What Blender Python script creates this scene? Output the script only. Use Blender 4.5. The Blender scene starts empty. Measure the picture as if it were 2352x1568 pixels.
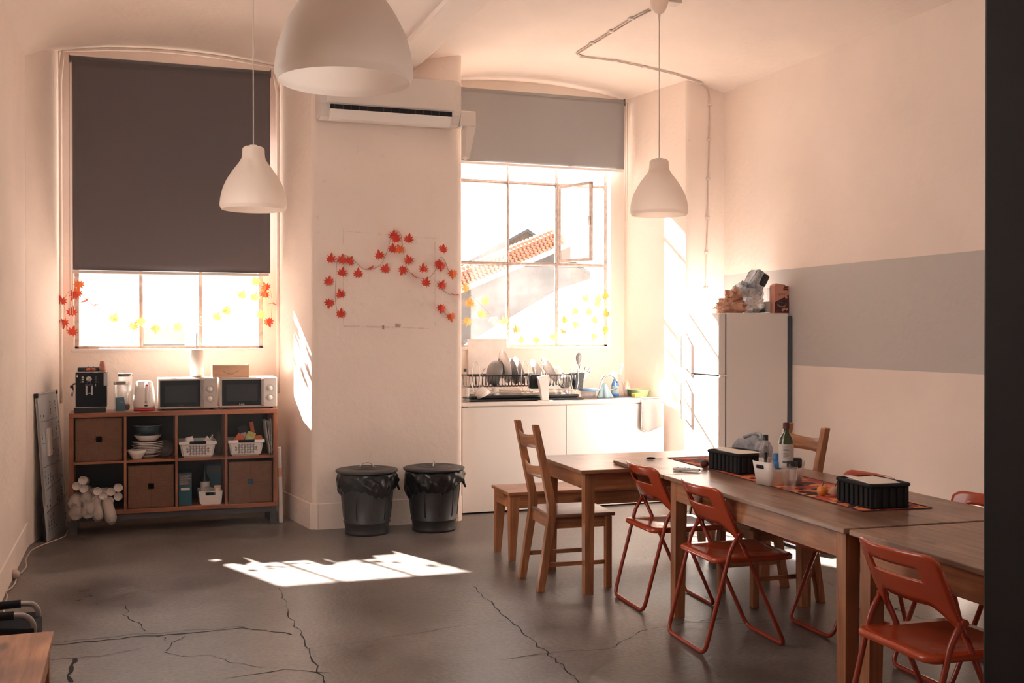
import bpy, bmesh, math, random
from mathutils import Vector, Matrix
random.seed(7)
R = math.radians
S = bpy.context.scene
COL = S.collection

# ------------------------------------------------------------------ camera
EYE = Vector((0, 0, 1.5)); YAW = R(19.5); PITCH = math.atan(19 / 2476); FPX = 2476.0
cd = bpy.data.cameras.new('camera'); cam = bpy.data.objects.new('camera', cd); COL.objects.link(cam)
cd.sensor_width = 36; cd.lens = 36 * FPX / 2352; cd.clip_start = 0.05; cd.clip_end = 300
cam.location = EYE; cam.rotation_euler = (R(90) - PITCH, 0, -YAW)
S.camera = cam

# ------------------------------------------------------------------ light
SKY_STRENGTH = 1.35; SUN_STRENGTH = 70.0
w = bpy.data.worlds.new('world'); S.world = w; w.use_nodes = True
bg = w.node_tree.nodes['Background']; bg.inputs[0].default_value = (1.0, 0.975, 0.96, 1); bg.inputs[1].default_value = SKY_STRENGTH
sd = bpy.data.lights.new('sun', 'SUN'); sd.energy = SUN_STRENGTH; sd.angle = R(0.9); sd.color = (1.0, 0.91, 0.83)
sun = bpy.data.objects.new('sun', sd); COL.objects.link(sun)
sun.rotation_euler = Vector((0.54, -1.38, -1.03)).to_track_quat('-Z', 'Y').to_euler(); sun.location = (-4, 14, 9)
for (x, wd) in ((0.31, 1.5), (3.5, 1.6)):          # sampling portals in the two window openings
    pl = bpy.data.lights.new('window_portal', 'AREA'); pl.shape = 'RECTANGLE'; pl.size = wd; pl.size_y = 2.3
    pl.cycles.is_portal = True
    po = bpy.data.objects.new('window_portal', pl); COL.objects.link(po)
    po.location = (x, 9.8, 2.5); po.rotation_euler = (R(-90), 0, 0)
# added fill lights out of view, with window frames put round them below
for (nm, loc, rot, sx, sy, wt) in (('side_fill_light', (-.66, 4.75, 2.35), (R(90), 0, R(-90)), 2.4, 1.7, 44), ('rear_fill_light', (3.3, .90, 2.45), (R(90), 0, R(180)), 2.6, 1.5, 4)):
    al = bpy.data.lights.new(nm, 'AREA'); al.shape = 'RECTANGLE'; al.size = sx; al.size_y = sy; al.energy = wt; al.color = (1.0, .93, .87)
    ao = bpy.data.objects.new(nm, al); COL.objects.link(ao); ao.location = loc
    ao.rotation_euler = Vector((1, 0, 0) if 'side' in nm else (0, 1, 0)).to_track_quat('-Z', 'Z').to_euler()
vs = S.view_settings; vs.view_transform = 'Standard'; vs.look = 'None'; vs.gamma = 1; vs.use_curve_mapping = False
vs.exposure = 0.40
cy = S.cycles
cy.use_denoising = True; cy.use_adaptive_sampling = True; cy.adaptive_threshold = 0.02; cy.max_bounces = 12; cy.diffuse_bounces = 9; cy.glossy_bounces = 5; cy.transmission_bounces = 8
cy.transparent_max_bounces = 16; cy.sample_clamp_indirect = 8; cy.caustics_reflective = False; cy.caustics_refractive = False

def at(u, v, X=None, Y=None, Z=None):
    """the point of a plane of the room seen at photograph position u, v"""
    a = (u - 1176) / FPX; b = (784 - v) / FPX
    fw = Vector((math.sin(YAW) * math.cos(PITCH), math.cos(YAW) * math.cos(PITCH), -math.sin(PITCH)))
    rt = Vector((math.cos(YAW), -math.sin(YAW), 0))
    up = Vector((math.sin(YAW) * math.sin(PITCH), math.cos(YAW) * math.sin(PITCH), math.cos(PITCH)))
    d = fw + rt * a + up * b
    t = X / d.x if X is not None else (Y / d.y if Y is not None else (Z - EYE.z) / d.z)
    return EYE + d * t

# ------------------------------------------------------------------ materials
def newmat(name):
    m = bpy.data.materials.new(name); m.use_nodes = True
    return m, m.node_tree, m.node_tree.nodes['Principled BSDF']

def mat(name, col, rough=0.5, metal=0.0, var=0.0, scale=8.0, bump=0.0, bscale=60.0, spec=0.5, alpha=1.0, trans=0.0, coat=0.0, sheen=0.0):
    m, t, p = newmat(name); N = t.nodes; L = t.links
    p.inputs['Base Color'].default_value = (*col, 1); p.inputs['Roughness'].default_value = rough
    p.inputs['Metallic'].default_value = metal; p.inputs['Specular IOR Level'].default_value = spec
    p.inputs['Transmission Weight'].default_value = trans; p.inputs['Coat Weight'].default_value = coat
    p.inputs['Sheen Weight'].default_value = sheen; p.inputs['Alpha'].default_value = alpha
    tc = N.new('ShaderNodeTexCoord')
    if var > 0:
        n = N.new('ShaderNodeTexNoise'); n.inputs['Scale'].default_value = scale; n.inputs['Detail'].default_value = 5
        L.new(tc.outputs['Object'], n.inputs['Vector'])
        r = N.new('ShaderNodeValToRGB')
        r.color_ramp.elements[0].position = 0.3; r.color_ramp.elements[1].position = 0.72
        r.color_ramp.elements[0].color = (*[max(0, c * (1 - var)) for c in col], 1)
        r.color_ramp.elements[1].color = (*[min(1, c * (1 + var * .6)) for c in col], 1)
        L.new(n.outputs['Fac'], r.inputs['Fac']); L.new(r.outputs['Color'], p.inputs['Base Color'])
    if bump > 0:
        n = N.new('ShaderNodeTexNoise'); n.inputs['Scale'].default_value = bscale; n.inputs['Detail'].default_value = 6
        L.new(tc.outputs['Object'], n.inputs['Vector'])
        b = N.new('ShaderNodeBump'); b.inputs['Strength'].default_value = bump; b.inputs['Distance'].default_value = 0.01
        L.new(n.outputs['Fac'], b.inputs['Height']); L.new(b.outputs['Normal'], p.inputs['Normal'])
    return m

def wood(name, c0, c1, axis, rough=0.45, knots=True, coat=0.0, sc=1.0):
    """pine: streaks stretched along the grain axis (0 x, 1 y, 2 z), dark knots"""
    m, t, p = newmat(name); N = t.nodes; L = t.links
    tc = N.new('ShaderNodeTexCoord'); mp = N.new('ShaderNodeMapping')
    s = [26 * sc, 26 * sc, 26 * sc]; s[axis] = 1.6 * sc; mp.inputs['Scale'].default_value = s
    L.new(tc.outputs['Object'], mp.inputs['Vector'])
    oi = N.new('ShaderNodeObjectInfo'); ad = N.new('ShaderNodeVectorMath'); ad.operation = 'ADD'
    sc2 = N.new('ShaderNodeMath'); sc2.operation = 'MULTIPLY'; sc2.inputs[1].default_value = 37.0
    L.new(oi.outputs['Random'], sc2.inputs[0]); L.new(sc2.outputs[0], ad.inputs[1]); L.new(mp.outputs['Vector'], ad.inputs[0])
    n = N.new('ShaderNodeTexNoise'); n.inputs['Scale'].default_value = 1.0; n.inputs['Detail'].default_value = 8; n.inputs['Distortion'].default_value = 1.3
    L.new(ad.outputs['Vector'], n.inputs['Vector'])
    r = N.new('ShaderNodeValToRGB'); e = r.color_ramp.elements
    e[0].position = 0.30; e[0].color = (*c0, 1); e[1].position = 0.68; e[1].color = (*c1, 1)
    L.new(n.outputs['Fac'], r.inputs['Fac']); out = r.outputs['Color']
    if knots:
        mk = N.new('ShaderNodeMapping'); ks = [9.0, 9.0, 9.0]; ks[axis] = 3.2; mk.inputs['Scale'].default_value = ks
        L.new(tc.outputs['Object'], mk.inputs['Vector'])
        v = N.new('ShaderNodeTexVoronoi'); v.inputs['Scale'].default_value = 1.0; v.inputs['Randomness'].default_value = 1.0
        L.new(mk.outputs['Vector'], v.inputs['Vector'])
        kr = N.new('ShaderNodeValToRGB'); k = kr.color_ramp.elements
        k[0].position = 0.10; k[0].color = (1, 1, 1, 1); k[1].position = 0.24; k[1].color = (0, 0, 0, 1)
        L.new(v.outputs['Distance'], kr.inputs['Fac'])
        mx = N.new('ShaderNodeMix'); mx.data_type = 'RGBA'; mx.inputs[7].default_value = (c0[0] * .35, c0[1] * .3, c0[2] * .3, 1)
        kf = N.new('ShaderNodeMath'); kf.operation = 'MULTIPLY'; kf.inputs[1].default_value = 0.8
        L.new(kr.outputs['Color'], kf.inputs[0]); L.new(kf.outputs[0], mx.inputs[0]); L.new(out, mx.inputs[6]); out = mx.outputs[2]
    lf = N.new('ShaderNodeTexNoise'); lf.inputs['Scale'].default_value = 3.0; lf.inputs['Detail'].default_value = 4; L.new(tc.outputs['Object'], lf.inputs['Vector'])
    lr = N.new('ShaderNodeValToRGB'); lr.color_ramp.elements[0].position = .35; lr.color_ramp.elements[0].color = (.62, .58, .56, 1); lr.color_ramp.elements[1].position = .62; lr.color_ramp.elements[1].color = (1.12, 1.12, 1.12, 1)
    L.new(lf.outputs['Fac'], lr.inputs['Fac']); mu = N.new('ShaderNodeMix'); mu.data_type = 'RGBA'; mu.blend_type = 'MULTIPLY'; mu.inputs[0].default_value = .8
    L.new(out, mu.inputs[6]); L.new(lr.outputs[0], mu.inputs[7]); out = mu.outputs[2]
    L.new(out, p.inputs['Base Color']); p.inputs['Roughness'].default_value = rough; p.inputs['Coat Weight'].default_value = coat
    b = N.new('ShaderNodeBump'); b.inputs['Strength'].default_value = 0.15; b.inputs['Distance'].default_value = 0.004
    L.new(n.outputs['Fac'], b.inputs['Height']); L.new(b.outputs['Normal'], p.inputs['Normal'])
    return m

def plaster(name, col, band=None, rough=0.85, marks=0.0):
    m, t, p = newmat(name); N = t.nodes; L = t.links
    g = N.new('ShaderNodeNewGeometry')
    n = N.new('ShaderNodeTexNoise'); n.inputs['Scale'].default_value = 1.7; n.inputs['Detail'].default_value = 8
    L.new(g.outputs['Position'], n.inputs['Vector'])
    r = N.new('ShaderNodeValToRGB'); e = r.color_ramp.elements
    e[0].position = 0.3; e[0].color = (*[c * .95 for c in col], 1); e[1].position = 0.7; e[1].color = (*[min(1, c * 1.02) for c in col], 1)
    L.new(n.outputs['Fac'], r.inputs['Fac']); out = r.outputs['Color']
    if marks:
        n3 = N.new('ShaderNodeTexNoise'); n3.inputs['Scale'].default_value = 14; n3.inputs['Detail'].default_value = 10
        L.new(g.outputs['Position'], n3.inputs['Vector'])
        r3 = N.new('ShaderNodeValToRGB'); r3.color_ramp.elements[0].position = 0.66; r3.color_ramp.elements[1].position = 0.74
        L.new(n3.outputs['Fac'], r3.inputs['Fac'])
        f3 = N.new('ShaderNodeMath'); f3.operation = 'MULTIPLY'; f3.inputs[1].default_value = marks; L.new(r3.outputs['Color'], f3.inputs[0])
        m3 = N.new('ShaderNodeMix'); m3.data_type = 'RGBA'; m3.inputs[7].default_value = (.35, .28, .24, 1)
        L.new(f3.outputs[0], m3.inputs[0]); L.new(out, m3.inputs[6]); out = m3.outputs[2]
    if band:
        z0, z1, bc = band
        sx = N.new('ShaderNodeSeparateXYZ'); L.new(g.outputs['Position'], sx.inputs[0])
        a = N.new('ShaderNodeMath'); a.operation = 'GREATER_THAN'; a.inputs[1].default_value = z0; L.new(sx.outputs[2], a.inputs[0])
        b_ = N.new('ShaderNodeMath'); b_.operation = 'LESS_THAN'; b_.inputs[1].default_value = z1; L.new(sx.outputs[2], b_.inputs[0])
        c = N.new('ShaderNodeMath'); c.operation = 'MULTIPLY'; L.new(a.outputs[0], c.inputs[0]); L.new(b_.outputs[0], c.inputs[1])
        mx = N.new('ShaderNodeMix'); mx.data_type = 'RGBA'; mx.inputs[7].default_value = (*bc, 1)
        L.new(c.outputs[0], mx.inputs[0]); L.new(out, mx.inputs[6]); out = mx.outputs[2]
    L.new(out, p.inputs['Base Color']); p.inputs['Roughness'].default_value = rough; p.inputs['Specular IOR Level'].default_value = 0.25
    n2 = N.new('ShaderNodeTexNoise'); n2.inputs['Scale'].default_value = 22; n2.inputs['Detail'].default_value = 8
    L.new(g.outputs['Position'], n2.inputs['Vector'])
    b = N.new('ShaderNodeBump'); b.inputs['Strength'].default_value = 0.35; b.inputs['Distance'].default_value = 0.012
    L.new(n2.outputs['Fac'], b.inputs['Height']); L.new(b.outputs['Normal'], p.inputs['Normal'])
    return m

def concrete():
    m, t, p = newmat('polished_concrete'); N = t.nodes; L = t.links
    g = N.new('ShaderNodeNewGeometry')
    n = N.new('ShaderNodeTexNoise'); n.inputs['Scale'].default_value = 1.3; n.inputs['Detail'].default_value = 9; n.inputs['Roughness'].default_value = 0.62; n.inputs['Distortion'].default_value = 0.0
    L.new(g.outputs['Position'], n.inputs['Vector'])
    r = N.new('ShaderNodeValToRGB'); e = r.color_ramp.elements
    e[0].position = 0.28; e[0].color = FLOOR_DARK; e[1].position = 0.72; e[1].color = FLOOR_LIGHT
    L.new(n.outputs['Fac'], r.inputs['Fac'])
    n2 = N.new('ShaderNodeTexNoise'); n2.inputs['Scale'].default_value = 45; n2.inputs['Detail'].default_value = 8
    L.new(g.outputs['Position'], n2.inputs['Vector'])
    r2 = N.new('ShaderNodeValToRGB'); r2.color_ramp.elements[0].position = 0.25; r2.color_ramp.elements[0].color = (.55, .55, .55, 1)
    r2.color_ramp.elements[1].position = 0.6; r2.color_ramp.elements[1].color = (1.1, 1.1, 1.1, 1)
    L.new(n2.outputs['Fac'], r2.inputs['Fac'])
    mx = N.new('ShaderNodeMix'); mx.data_type = 'RGBA'; mx.blend_type = 'MULTIPLY'; mx.inputs[0].default_value = 0.8
    L.new(r.outputs['Color'], mx.inputs[6]); L.new(r2.outputs['Color'], mx.inputs[7])
    # small dark chips
    v = N.new('ShaderNodeTexNoise'); v.inputs['Scale'].default_value = 60; v.inputs['Detail'].default_value = 4
    L.new(g.outputs['Position'], v.inputs['Vector'])
    rv = N.new('ShaderNodeValToRGB'); rv.color_ramp.elements[0].position = 0.80; rv.color_ramp.elements[1].position = 0.83
    L.new(v.outputs['Fac'], rv.inputs['Fac'])
    m2 = N.new('ShaderNodeMix'); m2.data_type = 'RGBA'; m2.inputs[7].default_value = (.02, .02, .02, 1)
    L.new(rv.outputs['Color'], m2.inputs[0]); L.new(mx.outputs[2], m2.inputs[6])
    L.new(m2.outputs[2], p.inputs['Base Color'])
    rr = N.new('ShaderNodeMapRange'); rr.inputs[1].default_value = .3; rr.inputs[2].default_value = .7; rr.inputs[3].default_value = 0.27; rr.inputs[4].default_value = 0.42
    L.new(n.outputs['Fac'], rr.inputs[0]); L.new(rr.outputs[0], p.inputs['Roughness'])
    p.inputs['Specular IOR Level'].default_value = 0.5
    b = N.new('ShaderNodeBump'); b.inputs['Strength'].default_value = 0.25; b.inputs['Distance'].default_value = 0.006
    L.new(n2.outputs['Fac'], b.inputs['Height']); L.new(b.outputs['Normal'], p.inputs['Normal'])
    return m

def glassmat(name, dirt=0.1, tint=(1, 1, 1), rough=0.02, dust=(.9, .88, .86), gloss=0.06):
    """thin clear sheet: lets light straight through, reflects a little, carries dust"""
    m = bpy.data.materials.new(name); m.use_nodes = True; N = m.node_tree.nodes; L = m.node_tree.links; N.clear()
    o = N.new('ShaderNodeOutputMaterial'); tr = N.new('ShaderNodeBsdfTransparent'); tr.inputs[0].default_value = (*tint, 1)
    gl = N.new('ShaderNodeBsdfGlossy'); gl.inputs['Roughness'].default_value = rough
    fr = N.new('ShaderNodeFresnel'); fr.inputs[0].default_value = 1.45
    mn = N.new('ShaderNodeMath'); mn.operation = 'MINIMUM'; mn.inputs[1].default_value = max(gloss, .05) * 4; L.new(fr.outputs[0], mn.inputs[0])
    m1 = N.new('ShaderNodeMixShader'); L.new(mn.outputs[0], m1.inputs[0]); L.new(tr.outputs[0], m1.inputs[1]); L.new(gl.outputs[0], m1.inputs[2])
    last = m1
    if dirt > 0:
        tl = N.new('ShaderNodeBsdfTranslucent'); tl.inputs[0].default_value = (*dust, 1)
        df = N.new('ShaderNodeBsdfDiffuse'); df.inputs[0].default_value = (*dust, 1)
        ad = N.new('ShaderNodeMixShader'); ad.inputs[0].default_value = 0.35; L.new(tl.outputs[0], ad.inputs[1]); L.new(df.outputs[0], ad.inputs[2])
        g = N.new('ShaderNodeNewGeometry'); n = N.new('ShaderNodeTexNoise'); n.inputs['Scale'].default_value = 3.5; n.inputs['Detail'].default_value = 6
        L.new(g.outputs['Position'], n.inputs['Vector'])
        mr = N.new('ShaderNodeMapRange'); mr.inputs[1].default_value = .3; mr.inputs[2].default_value = .7; mr.inputs[3].default_value = dirt * .6; mr.inputs[4].default_value = dirt * 1.35
        L.new(n.outputs['Fac'], mr.inputs[0])
        m2 = N.new('ShaderNodeMixShader'); L.new(mr.outputs[0], m2.inputs[0]); L.new(m1.outputs[0], m2.inputs[1]); L.new(ad.outputs[0], m2.inputs[2]); last = m2
    L.new(last.outputs[0], o.inputs[0])
    return m

def thinmat(name, col, translucent=0.5, rough=0.6, alpha=1.0, tcol=None):
    """thin sheet (leaf, blind cloth, bag, lamp shade) that passes some light"""
    m, t, p = newmat(name); N = t.nodes; L = t.links
    p.inputs['Base Color'].default_value = (*col, 1); p.inputs['Roughness'].default_value = rough
    tl = N.new('ShaderNodeBsdfTranslucent'); tl.inputs[0].default_value = (*(tcol or col), 1)
    mx = N.new('ShaderNodeMixShader'); mx.inputs[0].default_value = translucent
    L.new(p.outputs[0], mx.inputs[1]); L.new(tl.outputs[0], mx.inputs[2]); last = mx
    if alpha < 1:
        tr = N.new('ShaderNodeBsdfTransparent'); m2 = N.new('ShaderNodeMixShader'); m2.inputs[0].default_value = alpha
        L.new(tr.outputs[0], m2.inputs[1]); L.new(mx.outputs[0], m2.inputs[2]); last = m2
    L.new(last.outputs[0], N['Material Output'].inputs[0])
    return m

def weave():
    """sea grass wound to the middle of each side: strands run to the centre"""
    m, t, p = newmat('seagrass_weave'); N = t.nodes; L = t.links
    tc = N.new('ShaderNodeTexCoord'); sx = N.new('ShaderNodeSeparateXYZ'); L.new(tc.outputs['Object'], sx.inputs[0])
    def ma(op, a, b=None):
        n = N.new('ShaderNodeMath'); n.operation = op
        (L.new(a, n.inputs[0]) if hasattr(a, 'links') else setattr(n.inputs[0], 'default_value', a))
        if b is not None: (L.new(b, n.inputs[1]) if hasattr(b, 'links') else setattr(n.inputs[1], 'default_value', b))
        return n.outputs[0]
    ax = ma('ABSOLUTE', sx.outputs[0]); az = ma('ABSOLUTE', ma('SUBTRACT', sx.outputs[2], 0.165))
    mn = ma('MINIMUM', ax, az)
    no = N.new('ShaderNodeTexNoise'); no.inputs['Scale'].default_value = 60; no.inputs['Detail'].default_value = 4; L.new(tc.outputs['Object'], no.inputs['Vector'])
    ph = ma('ADD', ma('MULTIPLY', mn, 560.0), ma('MULTIPLY', no.outputs['Fac'], 5.0))
    s = ma('ABSOLUTE', ma('SINE', ph))
    r = N.new('ShaderNodeValToRGB'); e = r.color_ramp.elements; e[0].color = (.06, .028, .018, 1); e[1].color = (.32, .16, .10, 1); e[1].position = .8
    L.new(s, r.inputs['Fac'])
    n2 = N.new('ShaderNodeTexNoise'); n2.inputs['Scale'].default_value = 14; L.new(tc.outputs['Object'], n2.inputs['Vector'])
    mx = N.new('ShaderNodeMix'); mx.data_type = 'RGBA'; mx.blend_type = 'MULTIPLY'; mx.inputs[0].default_value = .3
    L.new(r.outputs[0], mx.inputs[6]); L.new(n2.outputs['Color'], mx.inputs[7]); L.new(mx.outputs[2], p.inputs['Base Color'])
    L.new(mx.outputs[2], p.inputs['Base Color']); p.inputs['Roughness'].default_value = .8
    b = N.new('ShaderNodeBump'); b.inputs['Strength'].default_value = .7; b.inputs['Distance'].default_value = .004; L.new(s, b.inputs['Height']); L.new(b.outputs['Normal'], p.inputs['Normal'])
    return m

def leafprint():
    """printed autumn leaves cloth of the runner"""
    m, t, p = newmat('autumn_print'); N = t.nodes; L = t.links
    tc = N.new('ShaderNodeTexCoord')
    no = N.new('ShaderNodeTexNoise'); no.inputs['Scale'].default_value = 9; no.inputs['Detail'].default_value = 3; L.new(tc.outputs['Object'], no.inputs['Vector'])
    mv = N.new('ShaderNodeVectorMath'); mv.operation = 'MULTIPLY_ADD'; mv.inputs[1].default_value = (.16, .16, .16)
    L.new(no.outputs['Color'], mv.inputs[0]); L.new(tc.outputs['Object'], mv.inputs[2])
    v = N.new('ShaderNodeTexVoronoi'); v.inputs['Scale'].default_value = 15; L.new(mv.outputs[0], v.inputs['Vector'])
    r = N.new('ShaderNodeValToRGB'); r.color_ramp.interpolation = 'CONSTANT'; e = r.color_ramp.elements
    cols = [(0, (.40, .045, .02)), (.18, (.035, .012, .014)), (.32, (.62, .16, .05)), (.5, (.28, .02, .02)), (.66, (.70, .26, .09)), (.82, (.03, .014, .02)), (.92, (.5, .07, .03))]
    e[0].color = (*cols[0][1], 1); e[1].position = cols[1][0]; e[1].color = (*cols[1][1], 1)
    for q, c in cols[2:]:
        x = e.new(q); x.color = (*c, 1)
    sp = N.new('ShaderNodeSeparateColor'); L.new(v.outputs['Color'], sp.inputs[0]); L.new(sp.outputs[0], r.inputs['Fac'])
    L.new(r.outputs[0], p.inputs['Base Color']); p.inputs['Roughness'].default_value = .8
    return m

# ------------------------------------------------------------------ mesh builder
class MB:
    def __init__(self): self.bm = bmesh.new()
    def _x(self, vs, M):
        if M is not None: bmesh.ops.transform(self.bm, matrix=M, verts=vs)
    def box(self, x0, x1, y0, y1, z0, z1, bev=0.0, M=None, seg=2):
        g = bmesh.ops.create_cube(self.bm, size=1)['verts']
        for v in g: v.co = Vector(((x0 + x1) / 2 + v.co.x * (x1 - x0), (y0 + y1) / 2 + v.co.y * (y1 - y0), (z0 + z1) / 2 + v.co.z * (z1 - z0)))
        if bev > 0:
            es = list({e for v in g for e in v.link_edges})
            r = bmesh.ops.bevel(self.bm, geom=es, offset=bev, segments=seg, affect='EDGES', profile=.5)
            g = list({v for f in r['faces'] for v in f.verts} | {v for v in g if v.is_valid})
        self._x(g, M); return self
    def hexa(self, lo, hi):
        """solid from a lower and an upper quad (lists of 4 points)"""
        a = [self.bm.verts.new(p) for p in lo]; b = [self.bm.verts.new(p) for p in hi]
        self.bm.faces.new(a[::-1]); self.bm.faces.new(b)
        for i in range(4): self.bm.faces.new((a[i], a[(i + 1) % 4], b[(i + 1) % 4], b[i]))
        return self
    def prism(self, pts, z0, z1, M=None):
        a = [self.bm.verts.new((x, y, z0)) for x, y in pts]; b = [self.bm.verts.new((x, y, z1)) for x, y in pts]
        self.bm.faces.new(a[::-1]); self.bm.faces.new(b); n = len(pts)
        for i in range(n): self.bm.faces.new((a[i], a[(i + 1) % n], b[(i + 1) % n], b[i]))
        self._x(a + b, M); return self
    def lathe(self, prof, seg=24, c=(0, 0, 0), M=None, sx=1, sy=1, smooth=True):
        rings = []; allv = []
        for r, z in prof:
            if r < 1e-6:
                v = self.bm.verts.new((c[0], c[1], c[2] + z)); rings.append([v]); allv.append(v)
            else:
                ring = [self.bm.verts.new((c[0] + r * sx * math.cos(2 * math.pi * i / seg), c[1] + r * sy * math.sin(2 * math.pi * i / seg), c[2] + z)) for i in range(seg)]
                rings.append(ring); allv += ring
        for a, b in zip(rings, rings[1:]):
            if len(a) == 1 and len(b) == 1: continue
            for i in range(seg):
                j = (i + 1) % seg
                if len(a) == 1: f = (a[0], b[j], b[i])
                elif len(b) == 1: f = (a[i], a[j], b[0])
                else: f = (a[i], a[j], b[j], b[i])
                f = self.bm.faces.new(f); f.smooth = smooth
        self._x(allv, M); return self
    def cyl(self, p0, p1, r0, r1=None, seg=14, cap=True):
        p0, p1 = Vector(p0), Vector(p1); r1 = r0 if r1 is None else r1; d = p1 - p0
        q = Vector((0, 0, 1)).rotation_difference(d.normalized()).to_matrix().to_4x4(); Mx = Matrix.Translation(p0) @ q
        pr = ([(0, 0)] if cap else []) + [(r0, 0), (r1, d.length)] + ([(0, d.length)] if cap else [])
        n0 = len(self.bm.faces); self.lathe(pr, seg, M=Mx)
        self.bm.faces.ensure_lookup_table()
        if cap:
            for f in list(self.bm.faces)[n0:]:
                if len(f.verts) == 3: f.smooth = False
        return self
    def tube(self, pts, r, seg=8, closed=False, cap=True):
        pts = [Vector(p) for p in pts]; n = len(pts); rings = []
        rs = r if isinstance(r, (list, tuple)) else [r] * n
        T = []
        for i in range(n):
            a = pts[i - 1] if (i > 0 or closed) else pts[i]; b = pts[(i + 1) % n] if (i < n - 1 or closed) else pts[i]
            T.append((b - a).normalized())
        nrm = T[0].orthogonal().normalized()
        for i in range(n):
            if i > 0:
                nrm = T[i - 1].rotation_difference(T[i]) @ nrm
            nrm = (nrm - T[i] * nrm.dot(T[i])).normalized(); bi = T[i].cross(nrm)
            rings.append([self.bm.verts.new(pts[i] + (nrm * math.cos(2 * math.pi * k / seg) + bi * math.sin(2 * math.pi * k / seg)) * rs[i]) for k in range(seg)])
        m = n if closed else n - 1
        for i in range(m):
            a, b = rings[i], rings[(i + 1) % n]
            for k in range(seg):
                f = self.bm.faces.new((a[k], a[(k + 1) % seg], b[(k + 1) % seg], b[k])); f.smooth = True
        if cap and not closed:
            self.bm.faces.new(rings[0][::-1]); self.bm.faces.new(rings[-1])
        return self
    def grid(self, nu, nv, fn, smooth=True, skip=None, wrap=False):
        vs = [[self.bm.verts.new(fn(i / nu, j / nv)) for j in range(nv + 1)] for i in range(nu if wrap else nu + 1)]
        for i in range(nu):
            for j in range(nv):
                if skip and skip(i, j): continue
                i2 = (i + 1) % nu if wrap else i + 1
                f = self.bm.faces.new((vs[i][j], vs[i2][j], vs[i2][j + 1], vs[i][j + 1])); f.smooth = smooth
        return self
    def poly(self, pts, smooth=False):
        self.bm.faces.new([self.bm.verts.new(p) for p in pts]); return self
    def build(self, name, m, parent=None, loc=None, solid=0.0, kind=None, subd=0, rz=0.0, off=0):
        loose = [v for v in self.bm.verts if not v.link_faces]
        if loose: bmesh.ops.delete(self.bm, geom=loose, context='VERTS')
        bmesh.ops.recalc_face_normals(self.bm, faces=self.bm.faces)
        me = bpy.data.meshes.new(name); self.bm.to_mesh(me); self.bm.free()
        me.materials.append(m)
        o = bpy.data.objects.new(name, me); COL.objects.link(o)
        if parent is not None: o.parent = parent
        if loc is not None: o.location = loc
        if rz: o.rotation_euler.z = rz
        if solid:
            md = o.modifiers.new('thickness', 'SOLIDIFY'); md.thickness = solid; md.offset = off
        if subd:
            md = o.modifiers.new('smooth', 'SUBSURF'); md.levels = subd; md.render_levels = subd
        if kind: o['kind'] = kind
        return o

def thing(name, label, cat, loc=(0, 0, 0), rz=0.0, group=None, rx=0.0, ry=0.0):
    o = bpy.data.objects.new(name, None); COL.objects.link(o); o.location = loc; o.rotation_euler = (rx, ry, rz)
    o.empty_display_size = .05; o['label'] = label; o['category'] = cat
    if group: o['group'] = group
    return o
def tag(o, label, cat, group=None):
    o['label'] = label; o['category'] = cat
    if group: o['group'] = group
    return o
def struct(o): o['kind'] = 'structure'; return o
def dup(root, label=None, loc=None, rz=None, group=None, tilt=None):
    r = root.copy(); COL.objects.link(r)
    if loc is not None: r.location = loc
    if rz is not None: r.rotation_euler = (0, 0, rz)
    if tilt is not None: r.rotation_euler = tilt
    if label: r['label'] = label
    if group: r['group'] = group
    for c in list(root.children):
        k = c.copy(); COL.objects.link(k); k.parent = r
        for g in list(c.children):
            h = g.copy(); COL.objects.link(h); h.parent = k
    return r
def fillet(pts, rad, n=5):
    """polyline with its inner corners rounded"""
    P = [Vector(p) for p in pts]; out = [P[0]]
    for a, b, c in zip(P, P[1:], P[2:]):
        r = min(rad, (a - b).length * .45, (c - b).length * .45); s = b + (a - b).normalized() * r; e = b + (c - b).normalized() * r
        for k in range(n + 1):
            t = k / n; out.append(s * (1 - t) ** 2 + b * 2 * t * (1 - t) + e * t * t)
    out.append(P[-1]); return out
def arc(c, r, a0, a1, n=8, plane='xz'):
    o = []
    for k in range(n + 1):
        a = a0 + (a1 - a0) * k / n; p = (r * math.cos(a), r * math.sin(a))
        o.append(Vector((c[0] + p[0], c[1], c[2] + p[1])) if plane == 'xz' else (Vector((c[0] + p[0], c[1] + p[1], c[2])) if plane == 'xy' else Vector((c[0], c[1] + p[0], c[2] + p[1]))))
    return o
def text(name, body, size, m, parent, loc, rot, depth=0.0006):
    c = bpy.data.curves.new(name, 'FONT'); c.body = body; c.size = size; c.align_x = 'CENTER'; c.align_y = 'CENTER'; c.extrude = depth
    c.materials.append(m); tmp = bpy.data.objects.new(name, c); COL.objects.link(tmp); dg = bpy.context.evaluated_depsgraph_get(); me = bpy.data.meshes.new_from_object(tmp.evaluated_get(dg)); bpy.data.objects.remove(tmp)
    o = bpy.data.objects.new(name, me); COL.objects.link(o); o.parent = parent; o.location = loc; o.rotation_euler = rot
    return o

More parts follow.
